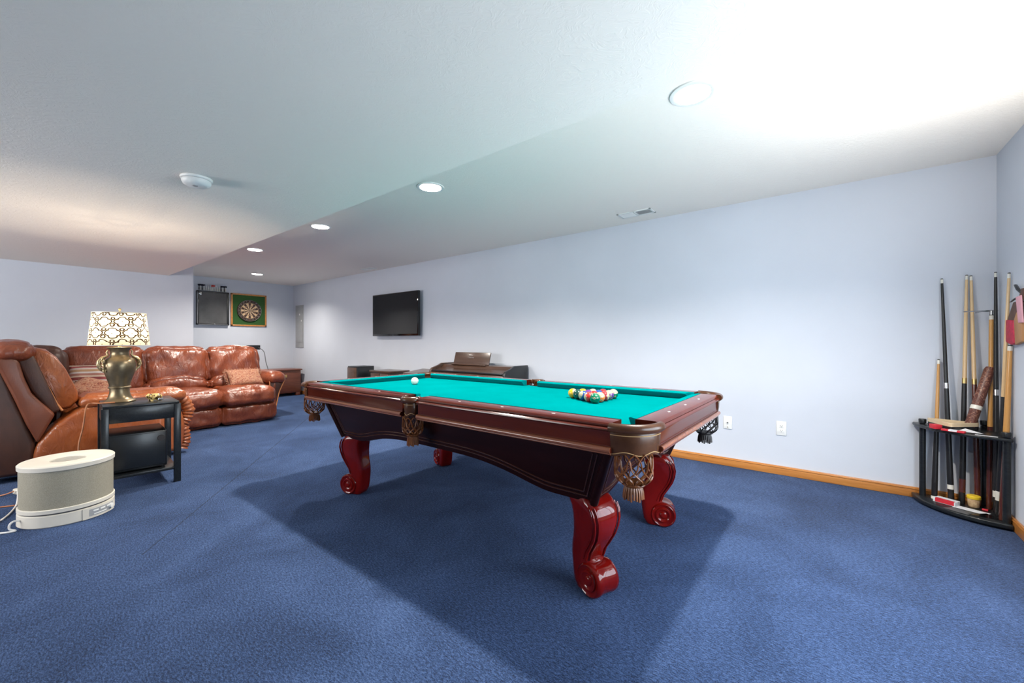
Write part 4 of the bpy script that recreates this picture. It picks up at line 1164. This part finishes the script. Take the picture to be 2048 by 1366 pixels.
# ---------------------------------------------------------------- air purifier
AP = thing('air_purifier', 'round cream air purifier with perforated drum on the carpet', 'air purifier', (-4.03, .314, 0))
R = .224
b = NB(); add_lathe(b, [(R - .006, 0), (R, .006), (R - .001, .072), (R - .006, .076)], seg=72); obj('base', b, M['cream_plastic'], AP)
b = NB(); add_lathe(b, [(R - .012, .074), (R - .012, .086)], seg=72); obj('groove', b, M['grey_dark'], AP)
b = NB(); add_lathe(b, [(R - .008, .084), (R, .087), (R, .108), (R - .006, .112)], seg=72); obj('lower_band', b, M['cream_plastic'], AP)
b = NB(); add_lathe(b, [(R - .007, .110), (R - .007, .350)], seg=72, cap=False); obj('grille', b, M['grille'], AP)
b = NB(); add_lathe(b, [(R - .006, .346), (R, .349), (R + .001, .374), (R - .006, .381), (R - .03, .383), (.10, .380), (.085, .374), (.082, .356)], seg=72, cap=False); obj('lid', b, M['cream_plastic'], AP)
b = NB(); add_lathe(b, [(.083, .357), (.0001, .355)], seg=40, cap=False); obj('outlet_recess', b, M['grey_dark'], AP)
b = NB()
for k in range(5):
    x = -.06 + .030 * k; h_ = math.sqrt(max(0, .080 ** 2 - x * x)); add_box(b, (x - .0025, -h_, .357), (x + .0025, h_, .372))
obj('outlet_louvres', b, M['cream_plastic'], AP)
def arcplate(a0, a1, z0, z1, r0, r1, n=14, slant=0):
    b = NB(); rings = []
    for k in range(n + 1):
        a = a0 + (a1 - a0) * k / n
        zz = z0, z1
        rings.append([(r * math.cos(a), r * math.sin(a), z) for r, z in ((r0, z0), (r1, z0), (r1, z1), (r0, z1))])
    add_loft(b, rings); return b
obj('control_panel', arcplate(.20, 1.12, .004, .074, R - .004, R + .006), M['cream_plastic'], AP, fix=True)
obj('control_display', arcplate(.34, 1.04, .018, .062, R, R + .0075), M['grey_plastic'], AP, fix=True)
for k in range(3):
    obj('switch', arcplate(.42 + .06 * k * 3, .42 + .06 * k * 3 + .13, .044 - .0 * k, .053, R + .004, R + .010, 4), M['white_plastic'], AP, fix=True)
b = NB(); X = Matrix.Translation(((R + .006) * math.cos(.93), (R + .006) * math.sin(.93), .040)) @ Matrix.Rotation(.93, 4, 'Z') @ Matrix.Rotation(PI / 2, 4, 'Y')
add_lathe(b, [(.016, 0), (.015, .012), (.0001, .013)], seg=20, mtx=X, cap=False); obj('dial', b, M['white_plastic'], AP)
obj('brand_strip', arcplate(.44, .78, .024, .030, R + .004, R + .0085, 6), M['white_plastic'], AP, fix=True)

cord('power_cord', [(-3.96, .105, .05), (-3.945, .080, .058), (-3.935, .064, .045), (-3.935, .064, .018), (-3.925, .085, .007), (-3.915, .078, .006), (-3.93, .040, .006), (-3.98, -.01, .006), (-4.08, -.08, .006), (-4.2, -.2, .006), (-4.5, -.45, .006)], .0055, M['white_cord'], AP)
PS = thing('power_strip', 'cream power strip with plugs on the carpet behind purifier', 'power strip', (-4.90, .19, 0), .35)
b = NB(); add_box(b, (-.04, -.09, 0), (.04, .16, .04), .008); obj('body', b, M['cream_plastic'], PS)
for y in (-.05, .0, .05):
    b = NB(); add_box(b, (-.025, y - .018, .0395), (.022, y + .018, .078), .006); obj('plug', b, M['cream_plastic'], PS)

cord('cord', [(-4.86, .12, .03), (-4.50, .10, .006), (-4.2, .02, .006), (-4.28, -.06, .006), (-4.5, -.25, .006)], .005, M['white_cord'], PS)['label'] = 'white cord'
cord('cord', [(-4.80, .17, .03), (-4.55, .14, .006), (-4.56, .04, .006), (-4.62, -.05, .006), (-4.9, -.3, .006)], .005, M['orange_cord'], PS)['label'] = 'brown cord nearer the purifier'
cord('cord', [(-4.86, .10, .03), (-4.88, .05, .012), (-4.94, -.02, .006), (-5.0, -.15, .006), (-5.1, -.4, .006)], .005, M['orange_cord'], PS)['label'] = 'brown cord farther back'

# ---------------------------------------------------------------- cue corner
KX, KY = XR - .018, D - .018
RK = thing('cue_rack', 'black corner cue rack with two quarter-round shelves', 'cue rack', (KX, KY, 0))
def quarter(r, n=28, dent=0.0):
    pts = [(0, 0)]
    for k in range(n + 1):
        a = PI + (PI / 2) * k / n; pts.append((r * math.cos(a), r * math.sin(a)))
    return pts
b = NB(); add_prism(b, quarter(.405), .012, .042, 'XY', .007, 3); obj('bottom_shelf', b, M['black_wood'], RK)
b = NB(); add_prism(b, quarter(.36), .0, .012, 'XY'); obj('plinth', b, M['black'], RK)
b = NB(); add_prism(b, quarter(.40), .545, .565, 'XY', .006, 3); obj('top_shelf', b, M['black_wood'], RK)
for x, y, hgt in ((-.352, -.055, .60), (-.021, -.365, .60), (-.050, -.045, .62)):
    b = NB(); add_lathe(b, [(.018, .04), (.018, hgt - .035), (.012, hgt - .034), (.020, hgt - .03), (.022, hgt - .005), (.019, hgt), (.0001, hgt)], (x, y, 0), 20); obj('post', b, M['black_wood'], RK)

def cue(name, label, butt, tip, shaft, buttm, ring, j=.47, shaft_r=(.0072, .0115), butt_r=(.0125, .0165), band=None, ferr=True, length=None, grp='cues in the corner rack'):
    B, T = Vector(butt), Vector(tip); d = T - B; Ln = d.length
    t = thing(name, label, 'cue stick', B, 0, grp)
    t.rotation_euler = Vector((0, 0, 1)).rotation_difference(d.normalized()).to_euler()
    jz = Ln * j
    b = NB(); add_lathe(b, [(butt_r[1] - .003, 0), (butt_r[1], .006), (butt_r[1], .25 * jz), (butt_r[0], jz)], seg=16); obj('butt', b, buttm, t)
    b = NB(); add_lathe(b, [(butt_r[0] + .0004, jz - .0), (butt_r[0] + .0004, jz + .038)], seg=16); obj('joint_ring', b, ring, t)
    b = NB(); add_lathe(b, [(shaft_r[1], jz + .036), (shaft_r[1] * .93, jz + (Ln - jz) * .4), (shaft_r[0], Ln - .035)], seg=16); obj('shaft', b, shaft, t)
    b = NB(); add_lathe(b, [(shaft_r[0] + .0002, Ln - .036), (shaft_r[0] + .0002, Ln - .008)], seg=16); obj('ferrule', b, M['ivory'], t)
    b = NB(); add_lathe(b, [(shaft_r[0], Ln - .008), (shaft_r[0] * .9, Ln - .002), (.0001, Ln)], seg=16); obj('tip', b, M['black'], t)
    if band:
        b = NB(); add_lathe(b, [(butt_r[1] + .0006, band[0]), (butt_r[1] + .0006, band[1])], seg=16); obj('butt_band', b, band[2], t)
    return t
cz = .0425
cue('pool_cue', 'short pale wood cue, leftmost in the corner rack', (.575, 4.14, cz), (.609, 4.222, 1.035), M['honey'], M['black'], M['honey'], .50, band=(.0, .02, M['ivory']))
cue('pool_cue', 'black pool cue with white band near its butt, left side of the rack', (.655, 4.12, cz), (.626, 4.232, 1.617), M['black'], M['black'], M['steel'], .50, band=(.09, .12, M['ivory']))
cue('pool_cue', 'pale wood cue with tall black butt, left one of the matching pair', (.706, 4.125, cz), (.748, 4.232, 1.632), M['maple'], M['black'], M['brass'], .52, band=(.08, .17, M['butt_brown']))
cue('pool_cue', 'pale wood cue with dark brown butt, right one of the matching pair', (.783, 4.135, cz), (.7685, 4.232, 1.625), M['maple'], M['butt_brown'], M['brass'], .52)
cue('pool_cue', 'tallest black cue standing right in the corner of the rack', (.848, 4.05, cz), (.868, 4.165, 1.63), M['black'], M['black'], M['steel'], .48, band=(.10, .14, M['ivory']))
cue('pool_cue', 'pale wood cue with black butt leaning on the right wall', (.842, 3.985, cz), (.877, 3.94, 1.595), M['maple'], M['black'], M['black'], .47, band=(.10, .16, M['ivory']))
cue('pool_cue', 'short orange wood cue with red butt, rightmost in the rack', (.842, 3.905, cz), (.876, 3.916, 1.14), M['honey'], M['butt_brown'], M['honey'], .50, shaft_r=(.011, .0145), butt_r=(.0145, .017))
# bridge stick
t = cue('bridge_stick', 'wooden bridge stick with metal cross head in the corner rack', (.826, 4.10, cz), (.853, 4.180, 1.345), M['honey'], M['butt_brown'], M['honey'], .42, shaft_r=(.012, .0125), butt_r=(.0135, .0145), grp=None)
b = NB(); Ln = (Vector((.853, 4.180, 1.345)) - Vector((.826, 4.10, cz))).length
add_tube(b, [(-.135, -.03, Ln + .018), (-.07, -.015, Ln + .022), (0, 0, Ln + .026), (.03, .01, Ln + .026)], .0045, 8); add_tube(b, [(-.08, -.03, Ln + .010), (-.05, -.015, Ln + .020), (0, 0, Ln + .022)], .004, 8)
add_lathe(b, [(.010, Ln - .012), (.010, Ln + .024)], seg=14); obj('bridge_head', b, M['steel'], t)

B, T = Vector((.725, 4.06, .5665)), Vector((.845, 4.165, .985))
t = thing('cue_case', 'brown tooled leather cue case leaning on the top shelf', 'cue case', B); t.rotation_euler = Vector((0, 0, 1)).rotation_difference((T - B).normalized()).to_euler()
Ln = (T - B).length
b = NB(); add_lathe(b, [(.024, .016), (.027, .022), (.027, Ln - .02), (.022, Ln)], seg=24); obj('tube', b, M['tooled'], t)
b = NB(); add_lathe(b, [(.028, .145), (.029, .150), (.028, .155), (.029, .165), (.028, .172)], seg=24); obj('white_band', b, M['ivory'], t)
b = NB(); add_tube(b, [(.02, .02, Ln - .03), (.03, .03, Ln + .02), (.02, .03, Ln + .05), (.0, .01, Ln - .005)], .004, 6); obj('loop', b, M['black'], t)

# triangle rack on the top shelf
ztop = .5655
t = thing('ball_rack', 'pale wooden triangle ball rack lying on the top shelf', 'triangle rack', (.655, 4.06, ztop), 0)
tri = [Vector((-.125, .085, 0)), Vector((-.035, -.125, 0)), Vector((.135, .02, 0))]
b = NB(); pts = []
for i in range(3):
    p0, p1, p2 = tri[i - 1], tri[i], tri[(i + 1) % 3]
    a = p1 + (p0 - p1).normalized() * .035; c = p1 + (p2 - p1).normalized() * .035
    for k in range(7):
        u = k / 6; pts.append((a * (1 - u) ** 2 + p1 * 2 * u * (1 - u) + c * u * u))
cen = sum(pts, Vector()) / len(pts)
rings = []
for p in pts + [pts[0]]:
    q = cen + (p - cen) * .90
    rings.append([Vector((p.x, p.y, .026)), Vector((p.x, p.y, .043)), Vector((p.x * 1.01, p.y * 1.01, .047)), Vector((p.x, p.y, .051)), Vector((q.x, q.y, .051)), Vector((q.x, q.y, .026))])
add_loft(b, rings, cap=False); obj('frame', b, M['pale_wood'], t, fix=True)
b = NB(); add_loft(b, [[Vector((p.x * .985, p.y * .985, z)) if s == 0 else cen + (p - cen) * .91 + Vector((0, 0, z)) for s, z in ((0, 0), (0, .027), (1, .027), (1, 0))] for p in pts + [pts[0]]], cap=False); obj('felt_base', b, M['black'], t, fix=True)

def card(name, label, cat, m, lo, hi, loc, rz, extra=None, group=None):
    t = thing(name, label, cat, loc, rz, group)
    b = NB(); add_box(b, lo, hi, .002); obj('body' if extra else 'box', b, m, t)
    if extra: extra(t)
    return t
def chalk_face(t):
    b = NB(); add_box(b, (-.0205, -.020, .004), (-.0195, .020, .026)); obj('white_face', b, M['paper'], t, False)
card('chalk_box', 'red and white chalk box at the left front of the top shelf', 'box', M['red'], (-.022, -.024, 0), (.022, .024, .030), (.560, 3.985, ztop), .55, lambda t: [None for _ in [0] if (lambda b: (add_box(b, (.0205, -.020, .004), (.0226, .020, .026)), obj('white_face', b, M['paper'], t, False)))(NB())])
card('chalk_carton', 'opened red chalk carton lying flat on the top shelf edge', 'box', M['red'], (-.055, -.016, 0), (.055, .016, .012), (.632, 3.915, ztop), -.42, lambda t: [None for _ in [0] if (lambda b: (add_box(b, (-.02, -.0165, .003), (.02, .0165, .0126)), obj('white_face', b, M['paper'], t, False)))(NB())])
def sheet(name, label, pts, loc, rz, m=None):
    t = NB()
    n = len(pts)
    A = [Vector((x, y, z)) for x, y, z in pts]
    add_loft(t, [[p for p in A], [p + Vector((0, 0, .0012)) for p in A]])
    o = obj(name, t, m or M['paper'], None, False, fix=True); o.location = loc; o.rotation_euler = (0, 0, rz); tag(o, label, 'paper'); return o
sheet('folded_paper', 'folded white paper propped up at the middle of the top shelf', [(-.055, -.02, .0), (.03, -.028, .004), (.06, .006, .001), (-.03, .03, .016)], (.712, 3.955, ztop), -.5)
sheet('paper_slip', 'thin white paper slip at the front edge of the top shelf', [(-.045, -.010, 0), (.05, -.010, .0), (.05, .010, 0), (-.045, .010, 0)], (.765, 3.868, ztop), -.18)
zb = .0425
def red_end(t):
    b = NB(); add_box(b, (-.045, -.0345, .003), (.052, -.0325, .027)); add_box(b, (-.045, -.034, .0265), (.052, -.012, .0286)); obj('red_wrap', b, M['red'], t, False)
card('dart_box', 'red and white carton on the bottom shelf of the rack', 'box', M['paper'], (-.056, -.034, 0), (.056, .034, .028), (.625, 4.075, zb), -.55, red_end)
t = thing('snack_jar', 'small jar with yellow lid on the bottom shelf', 'jar', (.757, 4.10, zb))
b = NB(); add_lathe(b, [(.024, 0), (.026, .003), (.029, .025), (.031, .056), (.029, .060)], seg=28); obj('jar_body', b, M['kraft'], t)
b = NB(); add_lathe(b, [(.033, .056), (.034, .058), (.033, .074), (.030, .077), (.0001, .078)], seg=28, cap=False); obj('lid', b, M['yellow'], t)
sheet('score_sheet', 'white printed sheet lying on the bottom shelf before the jar', [(-.08, -.03, 0), (.075, -.03, 0), (.08, .03, 0), (-.075, .032, 0)], (.728, 4.005, zb), -.45)
sheet('dark_folder', 'flat dark triangular folder at the front of bottom shelf', [(-.075, -.040, 0), (.09, -.045, 0), (.015, .055, 0)], (.772, 3.935, zb), -.12, M['black_gloss'])
sheet('printed_leaflet', 'grey printed leaflet on the front of bottom shelf', [(-.07, -.035, 0), (.05, -.04, 0), (.06, .03, 0), (-.05, .035, 0)], (.668, 3.945, zb), -.5, M['grey_dark'])
b = NB(); add_box(b, (-.014, -.009, 0), (.014, .009, .010), .003); o = obj('red_trinket', b, M['red']); o.location = (.800, 4.055, zb); o.rotation_euler = (0, 0, -.4); tag(o, 'tiny red plastic piece beside the jar on bottom shelf', 'trinket')

# hanging pouch on the right wall
t = thing('wall_pouch', 'brown and crimson leather pouch hanging from black hooks on right wall', 'pouch', (XR - .0005, 3.82, 1.14))
def yz(poly, d0, d1, name, m, par=t, bev=.006):
    b = NB(); add_prism(b, poly, d0, d1, 'YZ', bev, 2); return obj(name, b, m, par)
yz([(.127, .155), (.115, .17), (.02, .262), (-.10, .262), (-.13, .25), (-.13, .14), (.0, .12)], -.020, -.004, 'body', M['brown_leather'])
yz([(.137, .02), (.128, .158), (.0, .150), (-.02, .01), (.04, .0)], -.026, -.003, 'crimson_end', M['crimson'])
yz([(.0, .155), (-.045, .20), (-.13, .16), (-.13, .02), (-.02, .0)], -.022, -.002, 'tan_edge', M['tan_strap'])
yz([(-.058, .285), (-.14, .29), (-.17, .13), (-.10, .13)], -.028, -.021, 'pink_strap', M['pink'], bev=.002)
yz([(-.075, .275), (-.105, .33), (-.15, .33), (-.14, .26)], -.020, -.008, 'top_loop', M['brown_leather'], bev=.003)
b = NB(); add_tube(b, [(-.03, .03, .262), (-.028, .01, .264), (-.025, -.03, .275), (-.02, -.07, .285), (-.002, -.09, .285)], [.002, .004, .005, .005, .005], 8); add_tube(b, [(-.02, -.01, .362), (-.02, -.03, .357), (-.022, -.075, .330), (-.02, -.11, .31), (-.002, -.12, .31)], [.004, .008, .009, .007, .006], 8); obj('hook', b, M['black'], t)

# torchiere floor lamp added outside the frame to brighten the ceiling
TL = thing('added_floor_lamp', 'unseen torchiere floor lamp added by the right wall', 'lamp', (.755, 2.50, 0))
b = NB(); add_lathe(b, [(.11, 0), (.11, .014), (.04, .03), (.014, .05)], seg=32); obj('base', b, M['black'], TL)
b = NB(); add_tube(b, [(0, 0, .04), (0, 0, 1.52)], .012, 12); obj('pole', b, M['black'], TL)
b = NB(); add_lathe(b, [(.02, 1.51), (.05, 1.525), (.085, 1.56), (.105, 1.60), (.100, 1.60), (.080, 1.565), (.045, 1.535), (.0001, 1.53)], seg=32, cap=False); obj('bowl', b, M['white_plastic'], TL)

# ---------------------------------------------------------------- lights
def area(name, loc, rot, size, power, col=(1, 1, 1), size_y=None, disk=False, spread=None):
    l = bpy.data.lights.new(name, 'AREA'); l.energy = power; l.color = col; l.size = size
    if disk: l.shape = 'DISK'
    elif size_y: l.shape = 'RECTANGLE'; l.size_y = size_y
    if spread: l.spread = spread
    o = bpy.data.objects.new(name, l); COL.objects.link(o); o.location = loc; o.rotation_euler = rot
    return o
PW = [64, 60, 52, 46, 36]
for k, (x, y) in enumerate(LIGHTS): area('downlight_bulb', (x, y, H + .045), (0, 0, 0), .11, PW[k], (1.0, .93, .84), disk=True)
def point(name, loc, power, r, col):
    l = bpy.data.lights.new(name, 'POINT'); l.energy = power; l.color = col; l.shadow_soft_size = r
    o = bpy.data.objects.new(name, l); COL.objects.link(o); o.location = loc; return o
point('lamp_bulb', (LX, LY, LZ + .60), 38, .03, (1.0, .84, .66))
area('added_torchiere_bulb', (.755, 2.50, 1.60), (PI, 0, 0), .15, 11, (1.0, .95, .88), disk=True)  # upward light of the added torchiere
area('added_window_fill', (XR + .015, (WY0 + WY1) / 2, (WZ0 + WZ1) / 2), (0, PI / 2, 0), WZ1 - WZ0 - .1, 33, (.70, .86, 1.0), WY1 - WY0 - .1)  # cool light for the added right window
area('added_window_fill', ((BX0 + BX1) / 2, YB - .012, 1.42), (PI / 2, 0, 0), BX1 - BX0 - .1, 66, (1.0, .96, .92), 1.05)  # fill light for the added back window
w = bpy.data.worlds.new('World'); SC.world = w; w.use_nodes = True
w.node_tree.nodes['Background'].inputs[0].default_value = (.7, .8, 1, 1); w.node_tree.nodes['Background'].inputs[1].default_value = .4

# ---------------------------------------------------------------- camera
cam = bpy.data.cameras.new('camera'); co = bpy.data.objects.new('camera', cam); COL.objects.link(co)
cam.sensor_width = 36; cam.sensor_fit = 'HORIZONTAL'; cam.lens = 815 / 2048 * 36
cam.shift_y = 1.0 / 2048; cam.clip_start = .02
co.location = (0, 0, 1.158); co.rotation_euler = (PI / 2, 0, math.atan2(.6171859, .7868174))
SC.camera = co
SC.view_settings.view_transform = 'Standard'; SC.view_settings.look = 'None'; SC.view_settings.gamma = 1; SC.view_settings.use_curve_mapping = False
SC.view_settings.exposure = 0.6
SC.cycles.use_denoising = True
SC.cycles.diffuse_bounces = 6; SC.cycles.max_bounces = 12; SC.cycles.sample_clamp_indirect = 8
